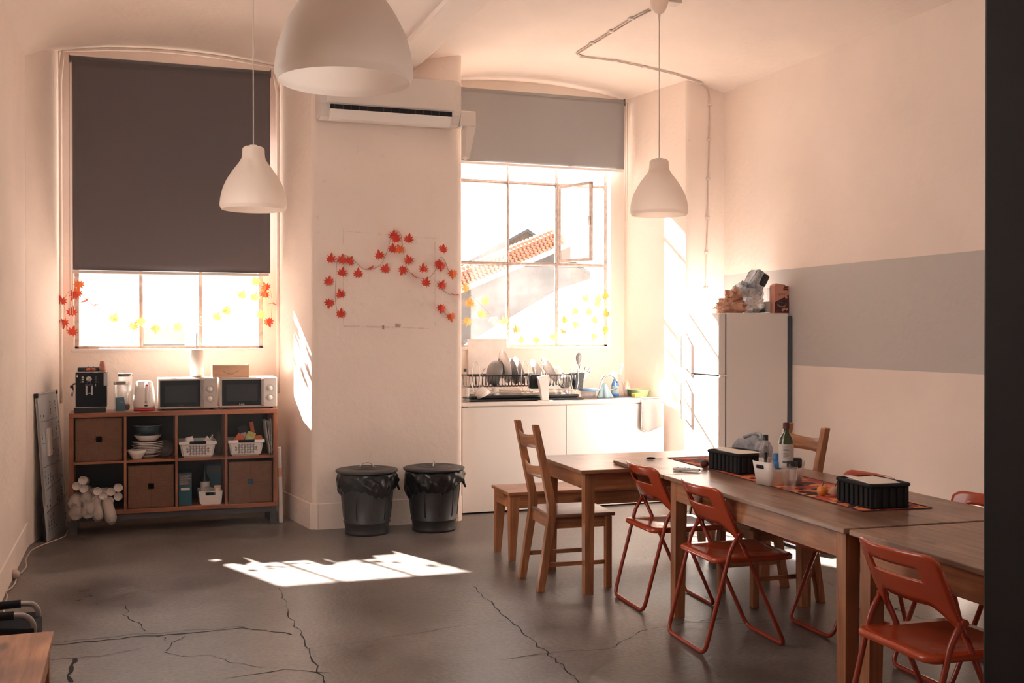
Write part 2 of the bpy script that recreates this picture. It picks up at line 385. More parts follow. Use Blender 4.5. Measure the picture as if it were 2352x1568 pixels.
FLOOR_DARK = (.060, .043, .035, 1); FLOOR_LIGHT = (.25, .225, .21, 1)
WALLC = (.88, .772, .695)
M = dict(
    wall=plaster('white_plaster', WALLC, marks=.12), ceil=plaster('ceiling_plaster', WALLC),
    wallr=plaster('right_wall_plaster', WALLC, band=(1.25, 2.005, (.56, .53, .505))), floor=concrete(),
    crack=mat('floor_crack', (.02, .018, .017), .9), paint=mat('old_white_paint', (.78, .72, .68), .5, var=.12, bump=.1),
    steel=mat('window_steel_paint', (.55, .45, .40), .5, var=.3, scale=30, bump=.2),
    pane=glassmat('dusty_pane', .022), paneclear=glassmat('clear_pane', 0),
    blinda=thinmat('dark_blind_cloth', (.15, .132, .138), .06, .8), blindb=thinmat('backlit_blind_cloth', (.34, .335, .335), .06, .8),  # second tone is the same cloth lightened for backlight
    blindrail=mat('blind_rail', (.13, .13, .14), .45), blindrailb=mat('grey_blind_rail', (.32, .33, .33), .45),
    white=mat('white_plastic', (.80, .76, .73), .35), whitem=mat('white_lacquer', (.84, .79, .75), .25), offw=mat('off_white', (.70, .65, .61), .5),
    shade=thinmat('lamp_shade_white', (.90, .82, .75), .55, .45), ac=mat('air_conditioner_white', (.72, .66, .61), .35),
    black=mat('black_plastic', (.012, .013, .016), .35), dark=mat('dark_void', (.006, .006, .008), .9), gloss=mat('black_gloss', (.007, .010, .015), .16, spec=.35),
    chrome=mat('chrome', (.75, .73, .71), .15, metal=1), brushed=mat('brushed_steel', (.55, .53, .51), .3, metal=1), greym=mat('grey_metal', (.09, .09, .10), .5, metal=.3),
    pinex=wood('pine_x', (.27, .10, .042), (.50, .23, .105), 0), piney=wood('pine_y', (.27, .10, .042), (.50, .23, .105), 1), pinez=wood('pine_z', (.27, .10, .042), (.48, .215, .10), 2, knots=False),
    topx=wood('table_top_x', (.24, .12, .07), (.42, .225, .135), 0, rough=.30), topy=wood('table_top_y', (.16, .085, .050), (.37, .215, .14), 1, rough=.30),
    shelfx=wood('shelf_pine_x', (.26, .09, .045), (.42, .17, .09), 0, knots=False), shelfz=wood('shelf_pine_z', (.26, .09, .045), (.42, .17, .09), 2, knots=False),
    palewood=wood('pale_box_wood', (.62, .36, .22), (.74, .47, .31), 0, knots=False),
    orange=mat('orange_lacquer', (.32, .038, .016), .28, coat=.2), orangep=mat('orange_seat_plastic', (.46, .065, .020), .22, coat=.3),
    weave=weave(), runner=leafprint(), bin=mat('bin_metal', (.045, .045, .048), .42, metal=.5), bag=mat('black_bag', (.008, .008, .010), .25, bump=.0),
    leafr=thinmat('red_leaf', (.62, .045, .02), .12, .6, tcol=(.85, .12, .03)), leafo=thinmat('orange_leaf', (.75, .13, .03), .12, .6, tcol=(.95, .30, .05)),
    leaflit=thinmat('backlit_leaf', (.85, .45, .14), .09, .6, tcol=(1.0, .58, .18)),  # red leaves before the windows, backlight put into a yellow base colour
    string=mat('garland_string', (.45, .30, .20), .7), cable=mat('cable_white', (.62, .52, .46), .5),
    red=mat('red_plastic', (.45, .02, .03), .35), blue=mat('blue_plastic', (.05, .18, .42), .3), teal=mat('teal_card', (.02, .10, .14), .6), ceramic=mat('ceramic_white', (.78, .74, .71), .2),
    ceramicg=mat('ceramic_grey', (.22, .21, .21), .3), bluebowl=mat('blue_bowl', (.05, .10, .13), .25), paper=mat('paper_white', (.80, .74, .69), .8),
    kraft=mat('kraft_paper', (.60, .35, .25), .7, var=.3, scale=14, bump=.6, bscale=24), packet=mat('orange_packet', (.55, .13, .04), .5), packety=mat('yellow_packet', (.45, .40, .14), .5),
    clear=glassmat('clear_glass', .04, tint=(.96, .96, .95), dust=(.9, .9, .9)), clearp=glassmat('clear_plastic', .13, tint=(.95, .95, .95), dust=(.85, .82, .8)),
    sleeve=thinmat('plastic_sleeve', (.62, .56, .53), .4, .25, alpha=.55), cup=mat('paper_cup_white', (.62, .56, .53), .6), pinkcup=mat('pink_cup', (.50, .20, .15), .55),
    pumpkin=mat('pumpkin', (.70, .15, .03), .5), mandarin=mat('mandarin_skin', (.72, .27, .05), .45, bump=.2, bscale=120), stem=mat('dry_stem', (.12, .07, .04), .8),
    oliveglass=mat('olive_bottle_glass', (.035, .055, .012), .08, coat=.5), labelw=mat('label_paper', (.62, .58, .55), .7), spray=mat('blue_liquid', (.06, .20, .50), .15, coat=.4),
    green=mat('pale_green_plastic', (.52, .66, .38), .4), sponge=mat('sponge_yellow', (.62, .58, .10), .9, bump=.5), towel=mat('grey_towel', (.36, .30, .28), .95, bump=.4, bscale=200, sheen=.3),
    bluecloth=mat('blue_cloth', (.30, .42, .46), .9, bump=.3), bowlblue=mat('blue_lid', (.12, .34, .62), .35), denim=mat('light_denim', (.33, .36, .40), .9, var=.35, scale=30, bump=.3),
    wb=mat('whiteboard_face', (.50, .52, .55), .25), ink=mat('marker_ink', (.02, .02, .03), .7), alu=mat('aluminium', (.55, .55, .55), .35, metal=.8),
    foil=mat('silver_blue_wrap', (.48, .54, .60), .30, var=.55, scale=30, bump=.8, bscale=26), box_pink=mat('box_pink', (.62, .30, .22), .6), box_dark=mat('box_maroon', (.09, .02, .03), .6),
    card=mat('cardboard', (.42, .23, .13), .8), outwall=mat('outdoor_wall', (.17, .12, .09), .95, var=.3, scale=2.0), outgrey=mat('outdoor_grey_wall', (.13, .12, .12), .95, var=.25, scale=3), tile=mat('roof_tile', (.62, .30, .20), .8, var=.3, scale=9),
    outpale=mat('outdoor_pale_trim', (.75, .66, .6), .9), ground=mat('outdoor_ground', (.34, .31, .28), .95, var=.2, scale=.7), jamb=mat('dark_door_paint', (.010, .012, .016), .55),
    fabric=mat('black_fabric', (.012, .013, .016), .85, bump=.3, bscale=300), foam=mat('black_foam', (.006, .006, .008), .9), tubeg=mat('grey_tube', (.30, .27, .26), .35, metal=.3),
)

# ================================================================== the setting
BY = 9.25; WT = .48; PF = 8.25
# floor slab and its cracks
b = MB(); b.box(-1.2, 5.4, -2.5, 9.8, -.12, 0); floor = struct(b.build('floor', M['floor']))
def crack(pts, wd, seed):
    rr = random.Random(seed); P = []
    for a, c in zip(pts, pts[1:]):
        a = Vector(a); c = Vector(c); n = max(2, int((c - a).length / .05))
        for k in range(n): P.append(a.lerp(c, k / n) + Vector((rr.uniform(-1, 1), rr.uniform(-1, 1))) * .012)
    P.append(Vector(pts[-1])); m = MB(); L_, R_ = [], []
    for i, p in enumerate(P):
        d = (P[min(i + 1, len(P) - 1)] - P[max(i - 1, 0)]).normalized(); nn = Vector((-d.y, d.x)); h = wd * rr.uniform(.3, 1.2) * .5
        L_.append(m.bm.verts.new((p.x + nn.x * h, p.y + nn.y * h, .0012))); R_.append(m.bm.verts.new((p.x - nn.x * h, p.y - nn.y * h, .0012)))
    for i in range(len(P) - 1): m.bm.faces.new((L_[i], R_[i], R_[i + 1], L_[i + 1]))
    m.build('crack', M['crack'], floor)
def fl(*uv): return [tuple(at(u, v, Z=0).xy) for u, v in uv]
for i, (uv, wd) in enumerate([
    (((284, 1392), (296, 1402), (282, 1412), (322, 1436), (334, 1449)), .005), (((118, 1482), (300, 1463), (420, 1455), (560, 1441), (670, 1457)), .010),
    (((118, 1476), (300, 1458), (430, 1448), (560, 1439)), .004), (((120, 1515), (230, 1506), (330, 1487)), .004), (((385, 1493), (400, 1475), (425, 1460)), .006),
    (((360, 1462), (378, 1466), (386, 1472)), .004), (((160, 1568), (165, 1535), (172, 1512)), .022), (((378, 1496), (420, 1507), (490, 1503), (530, 1520), (600, 1533)), .004),
    (((520, 1560), (580, 1548), (650, 1537), (700, 1540), (760, 1544)), .006), (((662, 1405), (675, 1432), (690, 1450), (715, 1505), (745, 1568)), .008),
    (((640, 1350), (655, 1385), (662, 1405)), .004), (((1085, 1345), (1150, 1405), (1220, 1470), (1300, 1535), (1330, 1568)), .007), (((1400, 1490), (1475, 1450), (1555, 1433), (1660, 1420)), .005),
    (((1540, 1423), (1680, 1433), (1790, 1425)), .004), (((1990, 1350), (2060, 1400), (2180, 1440), (2250, 1450)), .006), (((2010, 1410), (2120, 1385), (2250, 1355)), .005),
    (((700, 1490), (860, 1470), (1040, 1440), (1160, 1425)), .003), (((1860, 1325), (1920, 1345), (1990, 1358)), .004), (((1150, 1515), (1250, 1500), (1400, 1490)), .004)]):
    crack(fl(*uv), wd, i)

# ceiling: two shallow vaults that spring from the walls and the beam
def cz(x, y):
    if x < 1.98:
        z = 3.785 - .088 * (x - .33) ** 2
        if x < -.15 and y < BY: z -= .9 * (x + .15) ** 2 * min(1, (BY - y) / .9)
        return z
    return 3.79 - .091 * (x - 3.4) ** 2
xs = [-1.0 + .1 * i for i in range(63)]
b = MB()
ys = [-2.5, -1, .5, 2, 4, 6, 7.5, 8.2, 8.6, 8.9, 9.1, 9.26, 9.8]
vs_ = [[b.bm.verts.new((x, y, cz(x, y))) for y in ys] for x in xs]
up_ = [[b.bm.verts.new((x, y, 4.05)) for y in (ys[0], ys[-1])] for x in (xs[0], xs[-1])]
for i in range(len(xs) - 1):
    for j in range(len(ys) - 1):
        f = b.bm.faces.new((vs_[i][j], vs_[i + 1][j], vs_[i + 1][j + 1], vs_[i][j + 1])); f.smooth = True
b.bm.faces.new((up_[0][0], up_[1][0], up_[1][1], up_[0][1]))
b.bm.faces.new([vs_[i][0] for i in range(len(xs))] + [up_[1][0], up_[0][0]]); b.bm.faces.new([vs_[i][-1] for i in range(len(xs))] + [up_[1][1], up_[0][1]])
b.bm.faces.new([vs_[0][j] for j in range(len(ys))] + [up_[0][1], up_[0][0]]); b.bm.faces.new([vs_[-1][j] for j in range(len(ys))] + [up_[1][1], up_[1][0]])
struct(b.build('ceiling', M['ceil']))
b = MB(); b.box(1.85, 2.10, .5, 8.4, 3.545, 3.9, bev=.02); struct(b.build('ceiling_beam', M['ceil']))

# back wall with two window openings
def wallrow(b, x0, x1, ox0, ox1, oz0, oz1):
    b.box(x0, x1, BY, BY + WT, -.1, oz0); b.box(x0, x1, BY, BY + WT, oz1, 4.0)
    b.box(x0, ox0, BY, BY + WT, oz0, oz1); b.box(ox1, x1, BY, BY + WT, oz0, oz1)
b = MB(); wallrow(b, -1.1, 2.0, -.425, 1.055, 1.37, 3.6); wallrow(b, 2.0, 5.3, 2.735, 4.265, 1.37, 3.6)
wall_back = struct(b.build('wall_back', M['wall']))
def column(name, pts, z1=3.9, bev=.045):
    m = MB(); m.prism(pts, -.05, z1)
    es = [e for e in m.bm.edges if abs(e.verts[0].co.z - e.verts[1].co.z) > 1 and min(v.co.y for v in e.verts) < PF + .5]
    bmesh.ops.bevel(m.bm, geom=es, offset=bev, segments=5, affect='EDGES', profile=.5)
    for f in m.bm.faces: f.smooth = False
    return struct(m.build(name, M['wall']))
column('wall_pillar', [(1.31, PF), (2.50, PF), (2.63, BY + .03), (1.155, BY + .03)])
column('wall_pilaster', [(4.52, PF), (5.1, PF), (5.1, BY + .03), (4.40, BY + .03)], bev=.035)
column('wall_corner', [(-1.1, PF - .02), (-.69, PF), (-.495, BY + .03), (-1.1, BY + .03)], bev=.02)
b = MB(); b.box(-1.0, -.69, -2.5, PF + .05, -.1, 4.0); struct(b.build('wall_left', M['wall']))
b = MB(); b.box(4.88, 5.2, -2.5, BY + .4, -.1, 4.0); struct(b.build('wall_right', M['wallr']))
# plaster skirting, a shallow uneven step round the foot of the walls
def skirt(name, pts, h, th=.009):
    m = MB()
    for (x0, y0), (x1, y1) in zip(pts, pts[1:]):
        d = Vector((x1 - x0, y1 - y0)).normalized(); n = Vector((d.y, -d.x)) * th
        m.hexa([(x0, y0, 0), (x1, y1, 0), (x1 + n.x, y1 + n.y, 0), (x0 + n.x, y0 + n.y, 0)], [(x0, y0, h), (x1, y1, h), (x1 + n.x * .7, y1 + n.y * .7, h - .006), (x0 + n.x * .7, y0 + n.y * .7, h - .006)])
    return struct(m.build(name, M['wall']))
skirt('baseboard_pillar', [(1.165, BY - .05), (1.30, PF + .03), (1.35, PF - .002), (2.46, PF - .002), (2.50, PF + .03), (2.55, 8.6)], .20)
skirt('baseboard_left', [(-.69, 1.0), (-.69, PF - .01), (-.683, PF + .02)], .17)
# raised plaster edge round the left recess
m = MB(); P = [(-.515, BY - .10, .95)] + [(-.515, BY - .10, 1.2 + .25 * k) for k in range(10)]
P += [(-.49 + 1.62 * k / 16, BY - .10, cz(-.49 + 1.62 * k / 16, BY) - .012) for k in range(17)] + [(1.165, BY - .10, 3.5 - .25 * k) for k in range(11)]
m.tube(P, .016, 6); struct(m.build('trim_1', M['wall']))
# wall behind the camera side with the doorway the camera looks through
b = MB(); b.box(.86, 5.2, .62, .86, -.1, 4.0); b.box(-1.0, -.62, .62, .86, -.1, 4.0); b.box(-.62, .86, .62, .86, 2.35, 4.0); struct(b.build('wall_front', M['wall']))
b = MB(); b.box(-.62, 1.6, -2.5, -2.2, -.1, 4.0); b.box(1.6, 1.9, -2.5, .7, -.1, 4.0); struct(b.build('wall_passage', M['offw']))
dr = bpy.data.objects.new('door_1', None); COL.objects.link(dr); dr['kind'] = 'structure'
b = MB(); b.box(.748, .875, .60, .80, 0, 2.35, bev=.004); b.build('door_jamb', M['jamb'], dr)
b = MB(); b.box(.80, 1.58, .50, .60, 0, 2.35, bev=.004); b.build('door_leaf', M['jamb'], dr)
b = MB(); b.box(-.62, .875, .60, .80, 2.25, 2.35, bev=.004); b.build('door_head', M['jamb'], dr)
b = MB(); b.box(-.64, -.56, .60, .80, 0, 2.35, bev=.004); b.build('door_jamb', M['jamb'], dr)

# windows: steel bars, panes, one casement standing open
def window(name, x0, x1, nx, z0, dz, nz, open_cell=None, lean=()):
    w_ = bpy.data.objects.new(name, None); COL.objects.link(w_); w_['kind'] = 'structure'
    y = BY + .05; t = .014; cw = (x1 - x0) / nx; z1 = z0 + nz * dz - .02
    f = MB(); f.box(x0 - .035, x0, y - .02, y + .03, z0 - .02, z1, bev=.003); f.box(x1, x1 + .035, y - .02, y + .03, z0 - .02, z1, bev=.003)
    f.box(x0 - .035, x1 + .035, y - .02, y + .03, z0 - .03, z0, bev=.003); f.box(x0 - .035, x1 + .035, y - .02, y + .03, z1, z1 + .03, bev=.003); f.build('frame', M['steel'], w_)
    for i in range(1, nx):
        m = MB(); X = x0 + i * cw; m.box(X - t, X + t, y - .012, y + .02, z0, z1, bev=.003); m.box(X - .004, X + .004, y - .026, y - .01, z0, z1); m.build('muntin', M['steel'], w_)
    for j in range(1, nz):
        m = MB(); Z = z0 + j * dz; m.box(x0, x1, y - .012, y + .02, Z - t, Z + t, bev=.003); m.box(x0, x1, y - .024, y - .01, Z - .004, Z + .004); m.build('muntin', M['steel'], w_)
    for i in range(nx):
        for j in range(nz):
            if (i, j) == open_cell: continue
            m = MB(); m.box(x0 + i * cw + t, x0 + (i + 1) * cw - t, y + .004, y + .008, z0 + j * dz + t, min(z0 + (j + 1) * dz - t, z1))
            m.build('pane', M['paneclear'] if (i, j) in lean else M['pane'], w_)
    if open_cell:
        i, j = open_cell; a = R(69); H0 = dz - .03; W0 = cw - .03
        c = MB(); s = .013
        c.box(0, W0, -s, s, 0, .026, bev=.003); c.box(0, W0, -s, s, H0 - .026, H0, bev=.003); c.box(0, .026, -s, s, 0, H0, bev=.003); c.box(W0 - .028, W0, -s, s, 0, H0, bev=.003)
        c.box(W0 - .022, W0 - .008, -.03, -s, H0 * .44, H0 * .56, bev=.003)
        c = c.build('open_casement', M['steel'], w_, loc=(x0 + i * cw + .012, y - .02, z0 + j * dz + .015), rz=-a)
        g = MB(); g.box(.026, W0 - .028, -.002, .002, .026, H0 - .026); g.build('pane', M['pane'], c)
    s = MB(); s.box(x0 - .06, x1 + .06, BY - .012, y + .02, z0 - .045, z0 - .02, bev=.004); s.build('sill', M['paint'], w_)
    return w_
window('window_1', -.385, 1.02, 3, 1.395, .735, 3)
window('window_2', 2.775, 4.205, 3, 1.395, .74, 3, open_cell=(2, 1), lean=((1, 1),))

def fillframe(name, c, sx, sy, side):
    w_ = bpy.data.objects.new(name, None); COL.objects.link(w_); w_['kind'] = 'structure'; w_.location = c
    if not side: w_.rotation_euler = (0, 0, R(90))
    for (a0, a1, b0, b1, nm) in ((-sx / 2 - .05, -sx / 2, -sy / 2, sy / 2, 'frame'), (sx / 2, sx / 2 + .05, -sy / 2, sy / 2, 'frame'), (-sx / 2 - .05, sx / 2 + .05, sy / 2, sy / 2 + .05, 'frame'), (-sx / 2 - .05, sx / 2 + .05, -sy / 2 - .05, -sy / 2, 'frame'),
                                (-sx / 6 - .014, -sx / 6 + .014, -sy / 2, sy / 2, 'muntin'), (sx / 6 - .014, sx / 6 + .014, -sy / 2, sy / 2, 'muntin'), (-sx / 2, sx / 2, -.014, .014, 'muntin')):
        m = MB(); m.box(.0, .05, a0, a1, b0, b1, bev=.003); m.build(nm, M['steel'], w_)
fillframe('side_fill_frame', (-.69, 4.75, 2.35), 2.4, 1.7, True); fillframe('rear_fill_frame', (3.3, .86, 2.45), 2.6, 1.5, False)  # unseen frames added around the two fill lights

# ================================================================== outside
b = MB(); b.box(-30, 40, 9.8, 60, -1.3, -1.0); o = struct(b.build('ground_outside', M['ground']))
def outhouse():
    # plain gable house beyond the yard
    t = thing('gable_house', 'grey brown gabled house end rising behind the tiled roof outside the window', 'building', (0, 0, 0))
    Y = 70.0; pk = at(1210, 533, Y=Y); L_ = at(1068, 606, Y=Y); R_ = at(1300, 590, Y=Y); zb = -1.0
    m = MB(); pts = [(L_.x - 9.0, zb), (R_.x + 3, zb), (R_.x + 3, R_.z - 2), (pk.x, pk.z), (L_.x - 9.0, L_.z - 5)]
    a = [m.bm.verts.new((x, Y, z)) for x, z in pts]; c = [m.bm.verts.new((x, Y + 6, z)) for x, z in pts]
    m.bm.faces.new(a); m.bm.faces.new(c[::-1])
    for i in range(5): m.bm.faces.new((a[i], a[(i + 1) % 5], c[(i + 1) % 5], c[i]))
    m.build('house_wall', M['outwall'], t)
    m = MB()
    for (x0, z0), (x1, z1) in (((L_.x - 9.2, L_.z - 5.1), (pk.x, pk.z)), ((pk.x, pk.z), (R_.x + 3.2, R_.z - 2.1))):
        m.hexa([(x0, Y - .15, z0), (x1, Y - .15, z1), (x1, Y + 6.1, z1), (x0, Y + 6.1, z0)], [(x0, Y - .15, z0 + .22), (x1, Y - .15, z1 + .22), (x1, Y + 6.1, z1 + .22), (x0, Y + 6.1, z0 + .22)])
    m.build('roof', M['outgrey'], t)
    # nearer building whose verge climbs to the right, rows of curved tiles
    t = thing('tiled_roof_house', 'pale wall with terracotta tile roof climbing to the right outside the window', 'building', (0, 0, 0))
    Y = 45.0; A = at(1068, 668, Y=Y); B_ = at(1284, 576, Y=Y); d = (B_ - A); dx = d.normalized()
    A2 = A - dx * 1.5; B2 = B_ + dx * .6
    m = MB(); m.hexa([(A2.x, Y, -1), (B2.x, Y, -1), (B2.x, Y + 5, -1), (A2.x, Y + 5, -1)], [(A2.x, Y, A2.z), (B2.x, Y, B2.z), (B2.x, Y + 5, B2.z), (A2.x, Y + 5, A2.z)]); m.build('house_wall', M['outgrey'], t)
    n = Vector((-dx.z, 0, dx.x))
    def bar(p, q, y0, y1, h0, h1, name, mt):
        m = MB(); lo = [p + n * h0, q + n * h0]; hi = [p + n * h1, q + n * h1]
        m.hexa([(lo[0].x, y0, lo[0].z), (lo[1].x, y0, lo[1].z), (lo[1].x, y1, lo[1].z), (lo[0].x, y1, lo[0].z)], [(hi[0].x, y0, hi[0].z), (hi[1].x, y0, hi[1].z), (hi[1].x, y1, hi[1].z), (hi[0].x, y1, hi[0].z)]); return m.build(name, mt, t)
    bar(A2, B2, Y - .25, Y + .02, 0, .22, 'verge_board', M['outpale'])
    N_ = int((B2 - A2).length / .20)
    for row in range(5):
        o0 = None
        for k in range(N_):
            p = A2 + dx * (k * .20 + row * .06)
            if o0 is None:
                m = MB(); m.cyl((0, 0, 0), (0, .42, .10), .075, .062, 8); o0 = m.build('roof_tile', M['tile'], t); o = o0
            else: o = o0.copy(); COL.objects.link(o); o.parent = t
            o.location = (p.x + n.x * (.26 + .15 * row), Y - .22 + row * .22, p.z + n.z * (.26 + .15 * row)); o.rotation_euler = (0, -math.atan2(dx.z, dx.x), 0)
            if k > 130: break
    bar(A2, B2, Y + .9, Y + 5, .10, .75, 'roof_slab', M['tile'])
outhouse()
t = thing('yard_wall', 'short grey yard wall seen at the foot of the left window', 'wall', (0, 0, 0))
wa, wb_ = at(328, 752, Y=18), at(424, 752, Y=18)
b = MB(); b.box(wa.x, wb_.x, 18, 18.3, -1, wa.z); b.build('wall_body', M['outgrey'], t); b = MB(); b.box(wa.x - .05, wb_.x + .05, 17.95, 18.35, wa.z + .001, wa.z + .08); b.build('coping', M['outpale'], t)
t = thing('low_roof', 'sunlit pale lean-to roof filling the lower right panes of the kitchen window', 'roof', (0, 0, 0))
Q = [at(1055, 798, Y=30), at(1560, 798, Y=30), at(1560, 575, Y=40), at(1283, 664, Y=40)]
b = MB(); b.hexa([q - Vector((0, 0, .25)) for q in Q], Q); b.build('roof_slab', M['outpale'], t); b = MB(); b.box(Q[0].x, Q[1].x, 30.2, 30.5, -1, Q[0].z - .24); b.build('front_wall', M['outpale'], t)


# ================================================================== blinds, air conditioner, conduit, lamps
def blind(label, x0, x1, zt, zb, cloth, rail, y, cord):
    t = thing('roller_blind', label, 'blind', ((x0 + x1) / 2, y, zt)); h = (x1 - x0) / 2
    m = MB(); m.cyl((-h, 0, 0), (h, 0, 0), .028, seg=16); m.build('roller', M[rail], t)
    m = MB(); m.box(-h - .006, -h - .001, -.03, .045, -.032, .034, bev=.002); m.build('bracket', M['greym'], t)
    m = MB(); m.box(h + .001, h + .006, -.03, .045, -.032, .034, bev=.002); m.build('bracket', M['greym'], t)
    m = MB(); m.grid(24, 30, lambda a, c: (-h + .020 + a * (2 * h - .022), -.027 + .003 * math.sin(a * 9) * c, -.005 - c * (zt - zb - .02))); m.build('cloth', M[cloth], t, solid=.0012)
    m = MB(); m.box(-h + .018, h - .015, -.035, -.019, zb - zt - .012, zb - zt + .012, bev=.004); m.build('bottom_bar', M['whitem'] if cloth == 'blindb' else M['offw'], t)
    m = MB(); cx_ = -h - .002 if cord < 0 else h + .012
    m.tube([(cx_, -.02, 0), (cx_, -.02, -1.1 if cord > 0 else -2.0)], .0028, 6); m.tube([(cx_ + .018, -.02, 0), (cx_ + .018, -.02, -1.1 if cord > 0 else -2.0)], .0028, 6); m.build('pull_cord', M['cable'], t)
pa, pb = at(160, 140, Y=9.13), at(620, 168, Y=9.13)
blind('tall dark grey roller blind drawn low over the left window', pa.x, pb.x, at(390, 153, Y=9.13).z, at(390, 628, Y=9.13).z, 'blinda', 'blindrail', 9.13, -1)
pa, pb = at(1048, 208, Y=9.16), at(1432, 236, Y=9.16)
blind('short grey roller blind, cloth lightened for backlight, over the kitchen window', pa.x - .02, pb.x, at(1250, 222, Y=9.16).z, at(1250, 384, Y=9.16).z, 'blindb', 'blindrailb', 9.16, 1)

t = thing('air_conditioner', 'white split air conditioner mounted high on the middle pillar', 'air conditioner', (1.88, PF, 3.29))
m = MB(); pr = [(-.0, -.17), (-.10, -.185), (-.17, -.165), (-.215, -.09), (-.225, 0), (-.215, .13), (-.15, .185), (0, .185)]
for sx_ in (0,):
    a = [m.bm.verts.new((-.55, y, z)) for y, z in pr]; c = [m.bm.verts.new((.55, y, z)) for y, z in pr]
    m.bm.faces.new(a); m.bm.faces.new(c[::-1])
    for i in range(len(pr)): m.bm.faces.new((a[i], a[(i + 1) % len(pr)], c[(i + 1) % len(pr)], c[i]))
bmesh.ops.bevel(m.bm, geom=list(m.bm.edges), offset=.012, segments=2, affect='EDGES'); m.build('body', M['ac'], t)
m = MB(); m.box(-.50, .50, -.232, -.20, -.075, .16, bev=.012); m.build('front_panel', M['ac'], t)
m = MB(); m.box(-.47, .47, -.2235, -.165, -.118, -.082); m.build('outlet', M['dark'], t)
m = MB()
for k in range(15): m.box(-.44 + k * .062, -.437 + k * .062, -.2255, -.18, -.116, -.084)
o = m.build('outlet_fin', M['greym'], t, kind='stuff')
m = MB(); m.hexa([(-.47, -.165, -.178), (.47, -.165, -.178), (.47, -.12, -.186), (-.47, -.12, -.186)], [(-.47, -.226, -.119), (.47, -.226, -.119), (.47, -.218, -.114), (-.47, -.218, -.114)]); m.build('louvre', M['whitem'], t)
m = MB(); m.box(.55, .675, -.19, -.06, -.175, -.055, bev=.008)
m.hexa([(.60, -.16, -.40), (.63, -.16, -.42), (.63, -.05, -.42), (.60, -.05, -.40)], [(.60, -.19, -.175), (.675, -.19, -.175), (.675, -.06, -.175), (.60, -.06, -.175)]); m.build('pipe_cover', M['ac'], t)

def pendant(label, x, y, zb, full=True, hgt=.375):
    t = thing('pendant_lamp', label, 'lamp', (x, y, zb)); top = cz(x, y) - zb
    pr = [(.186, .0), (.192, .012), (.196, .03), (.188, .09), (.168, .15), (.135, .21), (.095, .265), (.072, .30), (.066, .335), (.064, .362), (.050, hgt)]
    fine = []
    for i in range(len(pr) - 1):
        p0, p1, p2, p3 = pr[max(i - 1, 0)], pr[i], pr[i + 1], pr[min(i + 2, len(pr) - 1)]
        for k in range(4):
            s_ = k / 4; fine.append(tuple(.5 * (2 * p1[a] + (p2[a] - p0[a]) * s_ + (2 * p0[a] - 5 * p1[a] + 4 * p2[a] - p3[a]) * s_ ** 2 + (3 * p1[a] - p0[a] - 3 * p2[a] + p3[a]) * s_ ** 3) for a in (0, 1)))
    pr = fine + [pr[-1]]
    m = MB(); m.lathe(pr, 72); m.build('lamp_shade', M['shade'], t)
    m = MB(); m.cyl((0, 0, hgt - .06), (0, 0, hgt + .01), .022); m.cyl((0, 0, hgt - .13), (0, 0, hgt - .06), .018); m.lathe([(0, -.19), (.02, -.185), (.03, -.16), (.028, -.135), (.016, -.1)], 16, c=(0, 0, hgt - .02)); m.build('bulb_holder', M['white'], t)
    m = MB(); m.cyl((0, 0, hgt), (0, 0, top - .10), .0032, seg=8); m.build('cord', M['cable'], t)
    m = MB(); m.lathe([(.006, -.17), (.008, -.135), (.014, -.13), (.03, -.122), (.052, -.09), (.062, -.05), (.064, 0)], 28, c=(0, 0, top)); m.build('ceiling_cup', M['shade'], t)
    return t
pendant('nearest white bell pendant lamp cut off by the top edge', at(791, 178, Z=2.229).x, at(791, 178, Z=2.229).y, 2.215)
pendant('small white pendant lamp hanging in front of the dark blind', .695, 6.58, 2.235)
pendant('white pendant lamp over the dining table near the open casement', 3.38, 6.56, 2.30)
t = thing('junction_box', 'small white junction box on the ceiling by the lamp cup', 'junction box', (3.50, 6.62, cz(3.5, 6.62)))
m = MB(); m.box(-.06, .06, -.05, .05, -.035, .0, bev=.004); m.build('box_body', M['ac'], t); m = MB(); m.box(-.058, .062, -.045, -.03, -.02, .01, bev=.002); m.build('box_lid', M['offw'], t)

# twin conduit from the lamp to the corner and down the pilaster
t = thing('cable_conduit', 'twin white cable conduit running across the ceiling and down the pilaster', 'cable', (0, 0, 0))
def onceil(u, v):
    z = 3.75
    for _ in range(8): p = at(u, v, Z=z); z = cz(p.x, p.y) - .008
    return at(u, v, Z=z)
C1 = [onceil(*q) for q in ((1490, 22), (1450, 43), (1404, 72), (1360, 99), (1322, 123))]
C2 = [onceil(*q) for q in ((1322, 123), (1338, 131), (1412, 140), (1480, 154), (1547, 170), (1608, 190))]
q0 = C2[-1]; D = [at(1628, 207, Y=PF - .012)] + [at(u, v, Y=PF - .012) for u, v in ((1630, 240), (1629, 320), (1627, 410), (1625, 500), (1623, 580), (1622, 662))]
m = MB(); m.tube(fillet(C1 + C2[1:-1] + [q0] + D, .04), .0055, 6); m.build('conduit', M['cable'], t)
off = Vector((.022, .012, 0)); m = MB(); m.tube(fillet([p + off for p in C1] + [p + Vector((0, -.022, 0)) for p in C2[1:]], .03), .0055, 6); m.build('conduit', M['cable'], t)
for p in C1[1:4] + C2[1:]:
    m = MB(); m.box(-.022, .022, -.02, .014, -.008, .008, bev=.003); m.build('clip', M['offw'], t, loc=p)
for p in D[1:]:
    m = MB(); m.box(-.02, .02, -.008, .010, -.01, .01, bev=.003); m.build('clip', M['offw'], t, loc=p)
